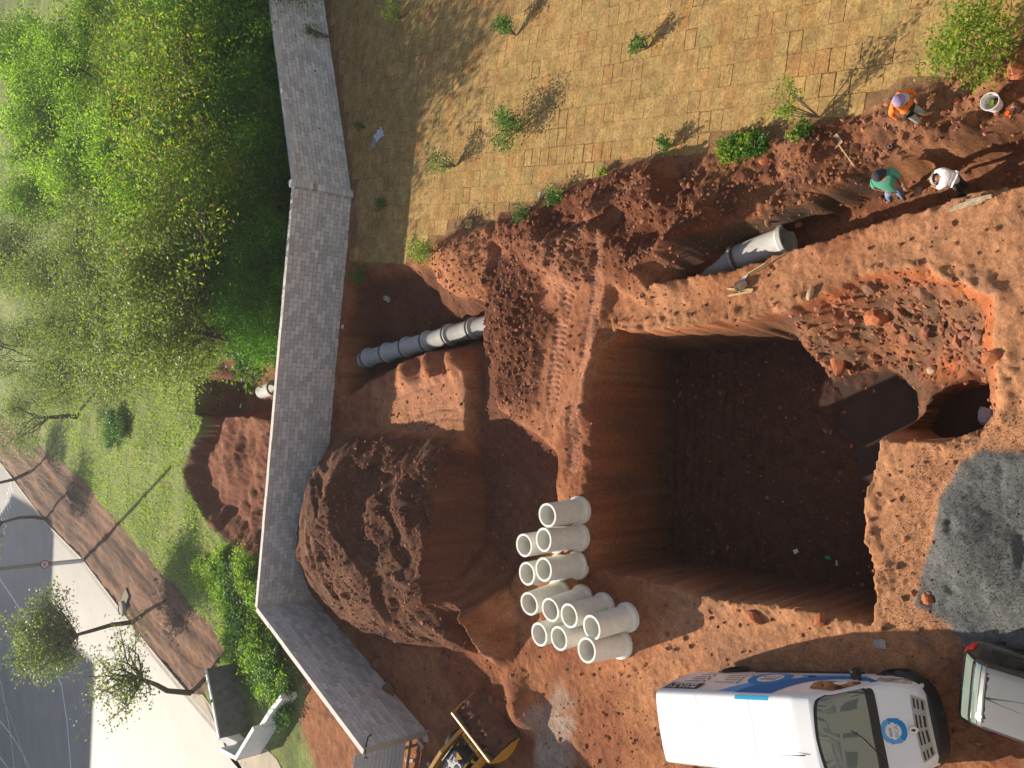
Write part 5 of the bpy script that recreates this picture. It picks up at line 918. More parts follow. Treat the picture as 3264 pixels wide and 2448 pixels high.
# shovel on the bank
B_ = (1900, 0, 1.6217); p = onground(*B_, 1345, 868); q_ = onground(*B_, 1250, 748); sh = empty('shovel', gz(p, .02), label='shovel with a pale handle and muddy blade lying on the bank', cat='shovel'); d_ = gz(q_, .04) - gz(p, .02)
MB().tube([(0, 0, .02), d_], .02, 8).build('handle', m_wood, sh); bl = MB(); bl.bbox(d_ + d_.normalized() * .15, (.30, .24, .02), .008, Matrix.Rotation(math.atan2(d_.y, d_.x), 3, 'Z')); bl.build('blade', mat('muddy_steel', (.42, .32, .19), .9, var=.2), sh)
# planks across the edge of the trench
K_ = (2900, 500, 6.077); m_plank = mat('weathered_plank', (.36, .28, .19), .9, var=.35, vscale=6, bump=.4, bscale=18)
PLK = [((800, 1035), (1420, 850), .05, 'thick grey plank with sawn end on the trench edge'), ((870, 975), (1500, 805), .10, 'narrow plank leaning second on the trench edge'), ((1110, 875), (1610, 765), .16, 'short plank on top of the others at the trench edge'), ((1300, 900), (1915, 625), .02, 'long dark plank reaching down into the trench')]
for (a, b2, hh, lb) in PLK:
    a = Z(*K_, *a, hh); b2 = Z(*K_, *b2, hh if 'long' not in lb else -.25); v_ = b2 - a; o = MB().bbox((v_.length / 2, 0, 0), (v_.length, .09, .045), .006).build('plank', m_plank, None, a + Vector((0, 0, .05))); o.rotation_euler = v_.to_track_quat('X', 'Z').to_euler(); tag(o, lb, 'plank')
# can, stakes, trowel and board by the pit
T_ = (2250, 680, 5.53); p = onground(*T_, 650, 1275); e_ = empty('paint_can', gz(p, .10), (R_(-35), R_(-25), .3), 'open battered can lying on the berm between trench and pit', 'can')
MB().lathe([(.001, -.12), (.135, -.12), (.135, .13), (.125, .13), (.12, -.10), (.001, -.10)], 24).build('can_body', mat('battered_tin', (.42, .36, .28), .5, metal=.3, var=.25, vscale=9), e_, smooth=40); MB().lathe([(.135, .12), (.143, .125), (.135, .14)], 24).build('can_rim', m_chrome, e_, smooth=True)
for (a, b2, lb) in (((370, 1335), (850, 1352), 'pointed wooden stake lying under the can'), ((382, 1462), (835, 1375), 'wooden stake crossing another beside the can')):
    a = onground(*T_, *a); b2 = onground(*T_, *b2); a = gz(a, .03); b2 = gz(b2, .05); v_ = b2 - a; mb = MB(); L_ = v_.length; mb.loft([[(0, -.004, -.004), (0, .004, -.004), (0, .004, .004), (0, -.004, .004)]] + [[(x, -.03, -.015), (x, .03, -.015), (x, .03, .015), (x, -.03, .015)] for x in (.1, L_)]); o = mb.build('wooden_stake', m_wood, None, a); o.rotation_euler = v_.to_track_quat('X', 'Z').to_euler(); tag(o, lb, 'stake')
p = onground(*T_, 720, 1110); tw = empty('trowel', gz(p, .03), (0, 0, -.9), 'small pointed trowel beside the can', 'trowel'); MB().prism([(-.09, -.055), (-.09, .055), (.12, .0)], 0, .006).build('blade', mat('trowel_steel', (.55, .55, .58), .35, metal=.4), tw); MB().tube([(-.09, 0, .005), (-.14, 0, .03), (-.24, 0, .03)], [.008, .012, .016], 8).build('handle', m_wplast, tw)
a = gz(onground(*T_, 800, 1085), .0); b2 = gz(onground(*T_, 1140, 900), 0); v_ = b2 - a; o = MB().bbox((v_.length / 2, 0, .11), (v_.length, .025, .22), .004).build('board', m_wood, None, a); o.rotation_euler = (0, 0, math.atan2(v_.y, v_.x)); tag(o, 'narrow board standing on edge on the berm', 'board')
# litter
def crumpled(name, p, w_, l_, m, label, cat, seed, amp=.05, rot=0.0, dz=.02):
    rg = random.Random(seed); n = 7; mb = MB(); vs = []
    for j in range(n + 1):
        for i in range(n + 1):
            x = (i / n - .5) * w_; y = (j / n - .5) * l_; vs.append((x + rg.uniform(-.1, .1) * w_ / 2, y + rg.uniform(-.1, .1) * l_ / 2, abs(rg.gauss(0, amp))))
    mb.add(vs, [(j * (n + 1) + i, j * (n + 1) + i + 1, (j + 1) * (n + 1) + i + 1, (j + 1) * (n + 1) + i) for j in range(n) for i in range(n)])
    return tag(mb.build(name, m, None, gz(p, dz), (0, 0, rot), smooth=False), label, cat)
m_bag = mat('plastic_film', (.55, .55, .60), .3, spec=.5); m_paper = mat('paper', (.72, .70, .66), .8); m_rag = mat('pale_rag', (.50, .42, .38), .9, var=.2)
L_ = (900, 0, 2.074)
crumpled('plastic_bag', onground(*L_, 645, 895), .42, .65, m_bag, 'torn grey plastic bag lying on the turf by the wall', 'bag', 1, .05, .4)
crumpled('plastic_bag', onground(*L_, 612, 945), .35, .5, mat('clear_film', (.30, .30, .33), .3), 'clear plastic film trailing beside the torn bag', 'plastic film', 2, .02, .9)
crumpled('paper_square', onground(*L_, 1703, 1283), .13, .16, m_paper, 'square of white paper on the turf edge', 'paper', 3, .01)
N_ = (900, 750, 1.952)
crumpled('rag', onground(*N_, 655, 395, -.8), .5, .22, m_rag, 'pale pink rag above the buried pipe run', 'rag', 4, .04, 1.2)
crumpled('rag', onground(*N_, 520, 640, -.8), .32, .4, m_rag, 'crumpled pale rag close to the pipe under the wall', 'rag', 5, .05, .3)
crumpled('paper_square', onground(*N_, 455, 575, -.5), .16, .2, m_paper, 'small white paper at the foot of the wall', 'paper', 6, .01)
D_ = (1900, 1600, 1.6217)
crumpled('card', onground(*D_, 1035, 255, -3), .12, .16, m_paper, 'white card lying on the pit floor', 'card', 7, .008, .5)
crumpled('plastic_sheet', onground(*D_, 1470, 730), .22, .28, mat('grey_sheet', (.34, .32, .31), .6), 'grey sheet of plastic on the dirt beside the van', 'plastic sheet', 8, .008, .1)
p = onground(*D_, 1195, 285, -3); tag(MB().lathe([(.001, 0), (.05, 0), (.055, .12), (.03, .15), (.03, .17), (.001, .17)], 16, Matrix.Rotation(1.3, 4, 'X')).build('plastic_bottle', mat('green_plastic', (.02, .30, .12), .35), None, gz(p, .06), smooth=40), 'green plastic bottle on the shaded pit floor', 'bottle')
p = onground(*D_, 1248, 327, -3); tag(MB().lathe([(.001, 0), (.03, 0), (.03, .12), (.012, .15), (.001, .15)], 14, Matrix.Rotation(1.4, 4, 'Y')).build('plastic_bottle', mat('clear_plastic', (.5, .52, .6), .3), None, gz(p, .04), smooth=40), 'small clear bottle on the pit floor', 'bottle')
p = onground(*L_, 690, 1600); tag(MB().lathe([(.001, 0), (.035, 0), (.035, .16), (.014, .2), (.001, .2)], 14, Matrix.Rotation(1.5, 4, 'Y')).build('plastic_bottle', mat('lime_plastic', (.30, .38, .06), .35), None, gz(p, .05), smooth=40), 'yellow-green bottle on the turf below the wall', 'bottle')
E2_ = (1120, 2200, 6.69)
for k, (x, y, w_, l_, r_) in enumerate(((1490, 1150, .42, .16, 1.2), (1610, 1010, .30, .26, .3), (1260, 1500, .55, .14, 1.9), (1660, 1570, .16, .2, .4))):
    p = onground(*E2_, x, y); o = MB().bbox((0, 0, .04), (w_, l_, .05), .012).build('broken_board', m_rag, None, gz(p), (.05, -.06, r_)); tag(o, ('long pale broken board below the end of the wall', 'square pale offcut below the end of the wall', 'pale broken board beside the sheet fence', 'small pale offcut near the loader')[k], 'board')
# manhole ring on the dug verge
M_ = (0, 1600, 1.956); p = onground(*M_, 775, 665); mh = empty('manhole_ring', gz(p, -.05), (0, 0, 0), 'raised concrete manhole ring on the furrowed verge', 'manhole'); MB().lathe([(.48, 0), (.5, .32), (.38, .36), (.36, .30), (.001, .30)], 24).build('ring', m_kerb, mh, smooth=35); MB().lathe([(.34, .31), (.001, .325)], 24).build('cover', mat('cast_iron', (.12, .10, .09), .7), mh)
p = onground(*M_, 790, 600); tag(MB().bbox((0, 0, .08), (1.3, .8, .14), .03).build('concrete_slab', mat('old_concrete', (.24, .21, .15), .9, var=.25), None, gz(p), (0.05, .04, -.6)), 'mossy concrete slab beside the manhole ring', 'slab')
# ---- stones and clods ---------------------------------------------------------------------------------------
def rock_mesh(seed, m, sub=2, rough_=.22):
    bm = bmesh.new(); bmesh.ops.create_icosphere(bm, subdivisions=sub, radius=1.0); rg = random.Random(seed); ofs = [(Vector((rg.uniform(-1, 1), rg.uniform(-1, 1), rg.uniform(-1, 1))).normalized(), rg.uniform(.5, .95)) for _ in range(7)]
    for v in bm.verts:
        for n_, d_ in ofs:
            e = v.co.dot(n_) - d_
            if e > 0: v.co -= n_ * e * .85
        v.co *= 1 + rg.uniform(-rough_, rough_) * .4
    me = bpy.data.meshes.new('rock'); bm.to_mesh(me); bm.free(); me.materials.append(m); return me
m_clayrock = mat('clay_rock', (.36, .12, .05), .95, var=.25, vscale=4, bump=.6, bscale=12); m_brownrock = mat('brown_rock', (.20, .10, .06), .95, var=.25, vscale=4, bump=.6, bscale=12); m_palerock = mat('pale_rock', (.46, .33, .20), .95, var=.2, vscale=5, bump=.5, bscale=12)
P_ = (1900, 750, 1.6217)
ROCKS = [(P_, 1258, 655, .46, .26, .22, m_clayrock, 'large orange clay boulder on the edge of the pit floor', -2.6), (P_, 1742, 700, .15, .12, .09, m_palerock, 'pale yellow stone among the rubble of the pit', -1.5), (P_, 2060, 635, .25, .2, .16, m_clayrock, 'red boulder at the end wall of the pit rubble', -1), (P_, 1985, 530, .2, .16, .12, m_brownrock, 'brown boulder on the rubble slope below the rim', -1),
         (P_, 1470, 420, .42, .3, .25, m_clayrock, 'broad orange clod in the middle of the rubble slope', -1), (P_, 1420, 260, .25, .2, .16, m_brownrock, 'dark clod on the rubble near the top rim', -.4), (P_, 1700, 300, .3, .24, .18, m_brownrock, 'brown clod high on the rubble slope', -.4), (P_, 1110, 300, .2, .12, .1, m_palerock, 'pale split block casting a shadow on the berm', .1),
         (D_, 1715, 500, .16, .13, .12, m_clayrock, 'red stone at the gravel edge with a dark round shadow', 0), (D_, 1590, 500, .09, .08, .07, m_brownrock, 'small brown stone between pit and gravel', 0), (D_, 1640, 470, .08, .07, .06, m_clayrock, 'small red stone beside the red boulder by the gravel', 0), (D_, 1440, 360, .12, .1, .08, m_clayrock, 'clod perched on the near rim of the pit', 0), (D_, 1560, 330, .1, .08, .07, m_brownrock, 'dull clod in the rut beside the pit', 0), (D_, 820, 600, .28, .18, .14, m_clayrock, 'jagged clay lump on the bank beside the van', -.1), (D_, 1160, 610, .26, .16, .15, m_clayrock, 'tall clay lump on the pit bank towards the gravel', -.1),
         (B_, 2170, 365, .24, .2, .17, m_clayrock, 'large orange clod on the bank at the frame of the turf', .3), (B_, 1870, 520, .1, .09, .08, m_clayrock, 'orange stone near the worker in orange', .2), (B_, 870, 830, .13, .16, .09, m_clayrock, 'orange clod below the ground cover by the trench', .2), (B_, 870, 1140, .11, .16, .1, m_brownrock, 'brown clod hanging over the trench wall', -.3), (B_, 935, 1130, .12, .12, .1, m_clayrock, 'reddish clod above the open trench pipe', -.3),
         ((1120, 2200, 6.69), 850, 10, .38, .3, .28, m_brownrock, 'brown boulder against the foot of the wall', 0), ((900, 1600, 1.956), 600, 1000, .35, .3, .25, m_brownrock, 'rounded boulder in the row at the wall foot', 0), ((900, 1600, 1.956), 570, 960, .25, .2, .18, m_brownrock, 'smaller boulder behind the rounded one at the wall foot', 0), ((900, 1600, 1.956), 1080, 1000, .16, .14, .12, m_clayrock, 'lone orange stone on the shaded ground before the loader', 0), ((900, 1600, 1.956), 1300, 1235, .2, .16, .12, m_brownrock, 'flat clod beside the soil pushed by the loader', 0),
         (N_, 905, 860, .30, .26, .14, m_clayrock, 'rounded red boulder on the bank of the pipe cutting', 0), (N_, 1000, 845, .2, .13, .1, m_clayrock, 'small red boulder beside the rounded one', 0)]
for k, (zr, a, b2, rx_, ry_, rz_, m, lb, gs) in enumerate(ROCKS):
    p = onground(*zr, a, b2, gs); o = mk('rock', rock_mesh(k, m), None, gz(p, rz_ * .35), (0, 0, k * 1.3)); o.scale = (rx_, ry_, rz_); tag(o, lb, 'rock', 'loose rocks and clods')
bm = bmesh.new(); bmesh.ops.create_icosphere(bm, subdivisions=1, radius=1.0); ICO = np.array([v.co[:] for v in bm.verts]); ICF = np.array([[v.index for v in f.verts] for f in bm.faces]); bm.free()
rs = np.random.RandomState(4); nC_ = 42000; cx = rs.uniform(-13, 11, nC_); cy = rs.uniform(5, 31, nC_); cz, CM = terrain(cx, cy)
wgt = np.clip(.10 + .8 * CM['churn'] + .8 * CM['bank'] + .9 * CM['cl'] + 1.0 * CM['rub'] + .35 * sstep(CM['hb'] * 3) + .5 * CM['chunk'] + .25 * (CM['pit'] > .01) * (CM['pit'] < .25) + .3 * (CM['tr'] > .02), 0, 1) * (1 - CM['lawn']) * (1 - CM['behind']) * (1 - .93 * CM['grav']) * (1 - .7 * CM['track'])
kk = rs.rand(nC_) < wgt * .75; cx, cy, cz = cx[kk], cy[kk], cz[kk]; n_ = len(cx); rb_ = CM['rub'][kk]; r_ = .016 + .045 * rs.rand(n_) ** 3 + .012 * rs.rand(n_) + rb_ * .10 * rs.rand(n_) ** 4
VV = ICO[None] * (1 + .75 * (rs.rand(n_, 12, 1) - .5)) * r_[:, None, None] * np.stack([.8 + .6 * rs.rand(n_), .8 + .5 * rs.rand(n_), .6 + .3 * rs.rand(n_)], -1)[:, None, :]
VV = VV + np.stack([cx, cy, cz + r_ * .3], -1)[:, None, :]; FF = (ICF[None] + (np.arange(n_) * 12)[:, None, None]).reshape(-1, 3)
cl_ = mk('earth_clods', npmesh('earth_clods', VV.reshape(-1, 3), FF, mat('clod_earth', (.24, .095, .05), .95, island=.45))); tag(cl_, 'crumbled red earth scattered over the diggings', None, None, 'stuff'); print('clods', n_)
# ---- gravel -----------------------------------------------------------------------------------------------------
nG = 60000; gx = rs.uniform(-9, 4, nG); gy = rs.uniform(3, 13, nG); sdg = masked(gx, gy, GRAVEL, lambda a, b: sdpoly(a, b, GRAVEL), 1.0, -9); kk = (sdg > -.1 + .35 * (rs.rand(nG) - .5)); gx, gy = gx[kk], gy[kk]; gz_, _ = terrain(gx, gy); n_ = len(gx); r_ = .008 + .008 * rs.rand(n_)
TET = np.array([[1, 0, -.5], [-.5, .87, -.5], [-.5, -.87, -.5], [0, 0, .8]]); TF = np.array([[0, 1, 3], [1, 2, 3], [2, 0, 3]]); th = rs.rand(n_) * 6.28; c_, s_ = np.cos(th), np.sin(th)
VV = np.stack([TET[None, :, 0] * c_[:, None] - TET[None, :, 1] * s_[:, None], TET[None, :, 0] * s_[:, None] + TET[None, :, 1] * c_[:, None], np.repeat(TET[None, :, 2], n_, 0)], -1) * r_[:, None, None] + np.stack([gx, gy, gz_ + .006], -1)[:, None, :]
o = mk('gravel', npmesh('gravel', VV.reshape(-1, 3), (TF[None] + (np.arange(n_) * 4)[:, None, None]).reshape(-1, 3), mat('gravel_stone', (.135, .143, .142), .9, island=.2))); tag(o, 'spread heap of fine grey gravel beside the dark car', None, None, 'stuff')
# ---- standing water -----------------------------------------------------------------------------------------------
m_water = mat('muddy_water', (.058, .036, .027), .5, spec=.08, var=.2, vscale=1.5)
for zl, P in ((PD - .09, [(1740, 770), (1860, 760), (1990, 760), (2050, 850), (2040, 1000), (1960, 1100), (1840, 1150), (1790, 1000), (1780, 880)]), (-2.55, [(2000, 870), (2100, 800), (2190, 790), (2200, 900), (2170, 960), (2000, 965)])):
    mb = MB(); pts = PQ(P, zl); mb.add([(x, y, zl) for x, y in pts], [tuple(range(len(pts)))]); tag(mb.build('water', m_water), 'muddy puddle in the bottom of the pit', None, None, 'structure')
p = Z(*P_, 2010, 930, -2.53); o = mk('plastic_bag', rock_mesh(99, m_bag, 3, .3), None, p + Vector((0, 0, .02))); o.scale = (.24, .18, .09); tag(o, 'white plastic bag floating in the small water hole', 'bag')
# ================================================================== vegetation
def leaves_arrays(pts, rs, ln, wd, up=0.35, sd=0.6):
    """a leaf (diamond of two triangles) at every point"""
    n = len(pts); d_ = rs.normal(size=(n, 3)); d_[:, 2] = d_[:, 2] * sd + up * 0; d_ /= np.linalg.norm(d_, axis=1)[:, None] + 1e-9
    nn = rs.normal(size=(n, 3)) * .75; nn[:, 2] += up * 2; s_ = np.cross(d_, nn); s_ /= np.linalg.norm(s_, axis=1)[:, None] + 1e-9
    l_ = ln * (.6 + .8 * rs.rand(n))[:, None]; w_ = wd * (.6 + .8 * rs.rand(n))[:, None]
    V = np.stack([pts - d_ * l_ / 2, pts + s_ * w_ / 2, pts + d_ * l_ / 2, pts - s_ * w_ / 2], 1).reshape(-1, 3)
    F = np.arange(n * 4).reshape(-1, 4); return V, F
def branch_tree(seed, H, R, cb, tr, nl, levels=3, wig=.18, flat=1.0, up=.5):
    """tapered trunk and limbs; returns tube builder and twig points"""
    rg = random.Random(seed); mb = MB(); tips = []; twigs = []
    def grow(p, d_, L, r, lev):
        k = 4; pts = [p]; rad = [r]; q_ = p.copy(); dd = d_.copy()
        for i in range(k):
            dd = (dd + Vector((rg.gauss(0, wig), rg.gauss(0, wig), rg.gauss(0, wig * .6) + .06 * up))).normalized(); q_ = q_ + dd * (L / k); pts.append(q_.copy()); rad.append(r * (1 - .55 * (i + 1) / k))
        mb.tube(pts, rad, 7 if lev == 0 else (5 if lev == 1 else 3), cap=False)
        if lev >= levels: tips.append(q_.copy()); twigs.extend(pts[2:]); return
        nb = (nl if lev == 0 else rg.choice((3, 4, 4)))
        for j in range(nb):
            f = rg.uniform(.55, 1.0) if lev == 0 else rg.uniform(.3, 1.0); b0 = pts[min(k, max(1, int(round(f * k))))]
            a = 2 * math.pi * (j + rg.uniform(-.3, .3)) / nb + seed; tilt = rg.uniform(.55, 1.15) if lev == 0 else rg.uniform(.4, 1.0)
            o_ = dd.orthogonal().normalized(); o_ = Quaternion(dd, a) @ o_; nd = (dd * math.cos(tilt) + o_ * math.sin(tilt)); nd.z = nd.z * flat + .12 * up
            Lr = (R * .62 if lev == 0 else L * .68) * rg.uniform(.75, 1.2); grow(b0, nd.normalized(), Lr, max(rad[-1] * .75, .012), lev + 1)
        if lev > 0: tips.append(q_.copy())
    grow(Vector((0, 0, 0)), Vector((rg.gauss(0, .08), rg.gauss(0, .08), 1)).normalized(), cb, tr, 0)
    return mb, tips, twigs
m_bark = mat('bark', (.11, .075, .05), .95, var=.3, vscale=6); m_bark2 = mat('pale_bark', (.20, .16, .12), .95, var=.25, vscale=6)
def make_tree(seed, H, R, cb, tr, nl, per, ln, wd, lm, cr=.55, levels=3, flat=1.0, up=.5, bark=None, drop=0.0, sink=0.0):
    mb, tips, twigs = branch_tree(seed, H, R, cb, tr, nl, levels, flat=flat, up=up); tm = mb.mesh('trunk', bark or m_bark, True)
    rs_ = np.random.RandomState(seed); T = np.array([t_[:] for t_ in tips]); W = np.array([t_[:] for t_ in twigs]) if twigs else T
    k = max(1, int(per)); A = np.repeat(T, k, 0) + rs_.normal(size=(len(T) * k, 3)) * np.array([cr, cr, cr * .62]); B = np.repeat(W, max(1, k // 3), 0); B = B + rs_.normal(size=B.shape) * cr * .7
    P = np.concatenate([A, B]); P[:, 2] -= drop * np.abs(rs_.normal(size=len(P)))
    P = P[P[:, 2] > .25]; V, F = leaves_arrays(P, rs_, ln, wd); return tm, npmesh('crown', V, F, lm)
lm_dark = leafmat('dark_feathery_leaf', (.06, .17, .02), (.21, .40, .055), .62); lm_olive = leafmat('olive_leaf', (.10, .145, .035), (.29, .33, .10), .5); lm_lime = leafmat('lime_leaf', (.12, .24, .025), (.34, .43, .07), .62); lm_dry = leafmat('yellowing_leaf', (.09, .17, .025), (.25, .32, .055), .6, col3=(.42, .24, .07))
lm_shrub = leafmat('shrub_leaf', (.035, .11, .018), (.12, .25, .045), .45); lm_bright = leafmat('bright_leaf', (.12, .22, .025), (.33, .39, .07), .55); lm_street = leafmat('street_leaf', (.07, .115, .025), (.24, .28, .07), .5)
KINDS = {'dark': [make_tree(s_, 6, 3.0, 1.6, .13, 6, 90, .17, .06, lm_dark, .40, drop=.5) for s_ in (11, 12, 13)], 'olive': [make_tree(s_, 9, 4.6, 3.2, .24, 6, 48, .16, .07, lm_olive, .42) for s_ in (21, 22)],
         'lime': [make_tree(s_, 8, 3.6, 3.0, .2, 6, 80, .18, .09, lm_lime, .42, drop=.4) for s_ in (31, 32)], 'dry': [make_tree(s_, 7.5, 3.4, 2.6, .16, 6, 64, .14, .055, lm_dry, .38, up=1.2, bark=m_bark2) for s_ in (41, 42)]}
KL = {'dark': ('dense_tree', 'dense dark green feathery tree growing close behind the block wall', 'feathery trees behind the wall'), 'olive': ('olive_tree', 'tall open olive-green tree with dark forking limbs beyond the wall', 'open olive-green trees'), 'lime': ('lime_green_tree', 'bright yellow-green tree in the wood beyond the wall', 'bright trees of the wood'), 'dry': ('yellowing_tree', 'yellowing tree with rusty upright twigs beyond the wall', 'yellowing trees')}
rt = random.Random(9)
def put_tree(kind, loc, sc, rz, label=None):
    nm, lb, gp = KL[kind]; tm, cm = rt.choice(KINDS[kind]); e_ = empty(nm, loc, (rt.gauss(0, .05), rt.gauss(0, .05), rz), label or lb, 'tree', gp); e_.scale = (sc, sc, sc * rt.uniform(.92, 1.08)); mk('trunk', tm, e_); mk('crown', cm, e_); return e_
TREES = [('dark', 525, 40, 3, .95), ('dark', 520, 190, 3, 1.0), ('dark', 560, 320, 2.8, .9), ('dark', 470, 270, 3.4, 1.05), ('dark', 575, 470, 2.4, .85), ('dark', 500, 545, 3, 1.0), ('dark', 565, 620, 2.3, .8), ('dark', 460, 640, 3.0, .95), ('dark', 548, 715, 1.9, .62), ('dark', 435, 420, 3.4, 1.05), ('dark', 395, 530, 3.6, 1.0), ('dark', 545, 125, 2.6, .75), ('dark', 510, 400, 3.2, 1.0), ('dark', 505, 0, 3.4, 1.0), ('dark', 470, 120, 3.6, 1.05), ('dark', 430, 330, 3.8, 1.1), ('dark', 360, 460, 4.0, 1.1), ('dark', 480, 480, 3.4, 1.0), ('dark', 420, 590, 3.4, 1.0), ('lime', 200, 250, 5.2, 1.0), ('lime', 100, 130, 5.5, 1.0), ('olive', 150, 560, 5.6, 1.0), ('olive', 90, 720, 5.6, 1.0),
         ('dry', 330, 90, 4.6, 1.0), ('dry', 250, 160, 5, 1.05), ('dry', 395, 175, 4.2, .95), ('dry', 300, 10, 5, 1.05), ('dry', 200, 60, 5.2, 1.0), ('dry', 420, 60, 4.2, .95), ('dry', 160, 190, 5.2, .9),
         ('lime', 60, 60, 5.5, 1.05), ('lime', 60, 200, 5.5, 1.05), ('lime', 130, 290, 5.5, 1.0), ('lime', 150, 20, 5.5, 1.0), ('lime', 50, 340, 5.5, 1.1), ('lime', 170, 380, 5, 1.0), ('lime', 250, 300, 4.6, .95), ('lime', 320, 350, 4.4, .95), ('lime', 300, 440, 4.4, .9), ('lime', -30, 130, 6, 1.1), ('lime', 10, 440, 5.5, 1.0),
         ('olive', 330, 570, 5.4, 1.0), ('olive', 230, 610, 6.0, 1.05), ('olive', 110, 600, 6.6, 1.05), ('olive', 150, 720, 6.4, 1.0), ('olive', 40, 800, 6.6, .95), ('olive', 285, 700, 5.4, .75), ('olive', 70, 480, 6.6, 1.05), ('olive', 200, 480, 6, 1.0), ('olive', 10, 690, 6.8, 1.05), ('olive', -40, 900, 6.6, .95), ('olive', -60, 560, 7, 1.1), ('olive', 60, 660, 5.2, 1.0), ('olive', 10, 780, 5.0, 1.0), ('olive', 90, 800, 5.0, .9), ('olive', -20, 640, 5.0, 1.0), ('olive', 20, 560, 4.4, 1.0), ('olive', -40, 740, 4.4, 1.0)]
TALL = [('dry', 8.6, 39.4), ('dry', 14.8, 41.2), ('dark', 18.0, 43.0), ('olive', 4.6, 41.4), ('olive', 1.4, 42.0), ('dark', 21.5, 44.5)]
for k_, a, b2, hc, sc in TREES:
    p = g(a, b2, hc); put_tree(k_, (p.x, p.y, -.05), sc, rt.uniform(0, 6.28), {(575, 470): 'dense feathery tree close behind the wall just past the pilaster', (548, 715): 'low feathery tree drooping over the red cutting behind the wall', (565, 620): 'feathery tree behind the wall next to the one over the red cutting', (40, 800): 'open olive-green tree beside the end of the furrowed verge', (285, 700): 'open olive-green tree nearest the low dark bush in the grass'}.get((a, b2)))
for k_, a, b2 in TALL: put_tree(k_, (a, b2, -.05), 1.5 if k_ != 'olive' else 1.15, rt.uniform(0, 6.28))
for k in range(10):          # the wood goes on past the edge of the picture
    p = g(rt.uniform(-60, 560), rt.uniform(-420, -90), 4); put_tree(rt.choice(('dark', 'lime', 'dry')), (p.x, p.y, -.05), rt.uniform(.9, 1.1), rt.uniform(0, 6.28))
# ---- street trees -----------------------------------------------------------------------------------------------------
def project(p):
    c = RC.T @ (np.array(p[:]) - np.array([0, 0, CAM_H])); return (1632 + FPX * c[0] / -c[2]) / 1.47559, (1224 - FPX * c[1] / -c[2]) / 1.47559
def height_at(base, qx):
    lo, hi = 0.0, 18.0
    for _ in range(30):
        m_ = (lo + hi) / 2
        if project((base.x, base.y, m_))[0] > qx: lo = m_
        else: hi = m_
    return (lo + hi) / 2
def street_tree(seed, base_q, trunk_q, crown_q, rad, nl, per, label, cr=.5, levels=2, ln=.2):
    b0 = g(*base_q); e_ = empty('street_tree', (b0.x, b0.y, -.02), (0, 0, 0), label, 'tree', 'trees along the street'); pts = [Vector((0, 0, 0))]
    for a in trunk_q:
        h_ = height_at(b0, a[0]); w_ = g(a[0], a[1], h_); pts.append(Vector((w_.x - b0.x, 0.0, h_)))
    h_ = height_at(b0, crown_q[0]); w_ = g(crown_q[0], crown_q[1], h_); cc = Vector((w_.x - b0.x, 0, h_)); rg = random.Random(seed); mb = MB(); n = len(pts); mb.tube(pts, [.17 * (1 - .5 * i / n) for i in range(n)], 8, cap=False)
    tips = []; top = pts[-1]
    for k in range(nl):
        d_ = Vector((rg.gauss(0, 1), rg.gauss(0, 1), rg.gauss(.15, .7))).normalized(); tgt = cc + Vector((d_.x * rad, d_.y * rad, d_.z * rad * .75)) * rg.uniform(.45, 1.0); mid = top.lerp(tgt, .5) + Vector((rg.gauss(0, .25), rg.gauss(0, .25), rg.gauss(.1, .2)))
        mb.tube([top, mid, tgt], [.075, .04, .015], 5, cap=False); tips.append(tgt)
        for j in range(levels * 2):
            f = rg.uniform(.35, .95); s0 = top.lerp(mid, f * 2) if f < .5 else mid.lerp(tgt, f * 2 - 1); t1 = s0 + Vector((rg.gauss(0, .55), rg.gauss(0, .55), rg.gauss(.15, .4))) * rad * .36; mb.tube([s0, s0.lerp(t1, .55) + Vector((0, 0, rg.gauss(0, .06))), t1], [.022, .014, .006], 4, cap=False); tips.append(t1)
    mk('trunk', mb.mesh('trunk', m_bark, True), e_); rs_ = np.random.RandomState(seed); T = np.array([t_[:] for t_ in tips]); P = np.repeat(T, per, 0) + rs_.normal(size=(len(T) * per, 3)) * np.array([cr, cr, cr * .6]); V, F = leaves_arrays(P, rs_, ln, ln * .5); mk('crown', npmesh('crown', V, F, lm_street), e_)
street_tree(51, (288, 1344), [(240, 1350), (200, 1362), (165, 1372)], (80, 1392), 2.95, 34, 62, 'street tree with a full yellow-green crown over the road', .42)
street_tree(52, (412, 1497), [(360, 1492), (335, 1478), (305, 1466)], (252, 1450), 2.7, 26, 15, 'thin street tree with bare twisting limbs beside the white walls', .36)
street_tree(53, (103, 1122), [(70, 1117), (40, 1118), (5, 1128)], (-60, 1150), 2.4, 18, 50, 'street tree leaning over the painted road word', .5)
street_tree(54, (60, 1021), [(30, 1036), (0, 1043), (-30, 1050)], (-100, 1060), 2.4, 16, 44, 'street tree at the far end of the furrowed verge', .5)
# ---- bushes behind the wall -------------------------------------------------------------------------------------------
def bush_mesh(seed, lm, n, ln, wd, sx=1.0, sz=.8, nclump=9):
    rs_ = np.random.RandomState(seed); c = rs_.normal(size=(nclump, 3)) * np.array([.42, .42, .25]); c[:, 2] = np.abs(c[:, 2]) + .3; k = rs_.randint(0, nclump, n); P = c[k] + rs_.normal(size=(n, 3)) * np.array([.2, .2, .17]); P[:, 2] = np.abs(P[:, 2]) + .03
    P = P * np.array([sx, sx, sz]); V, F = leaves_arrays(P, rs_, ln, wd); st = MB(); rg = random.Random(seed)
    for q_ in c: st.tube([(0, 0, 0), (q_[0] * .4 * sx, q_[1] * .4 * sx, q_[2] * .5 * sz), tuple(q_ * np.array([sx, sx, sz]))], [.022, .015, .006], 4, cap=False)
    return npmesh('foliage', V, F, lm), st.mesh('stems', m_bark2)
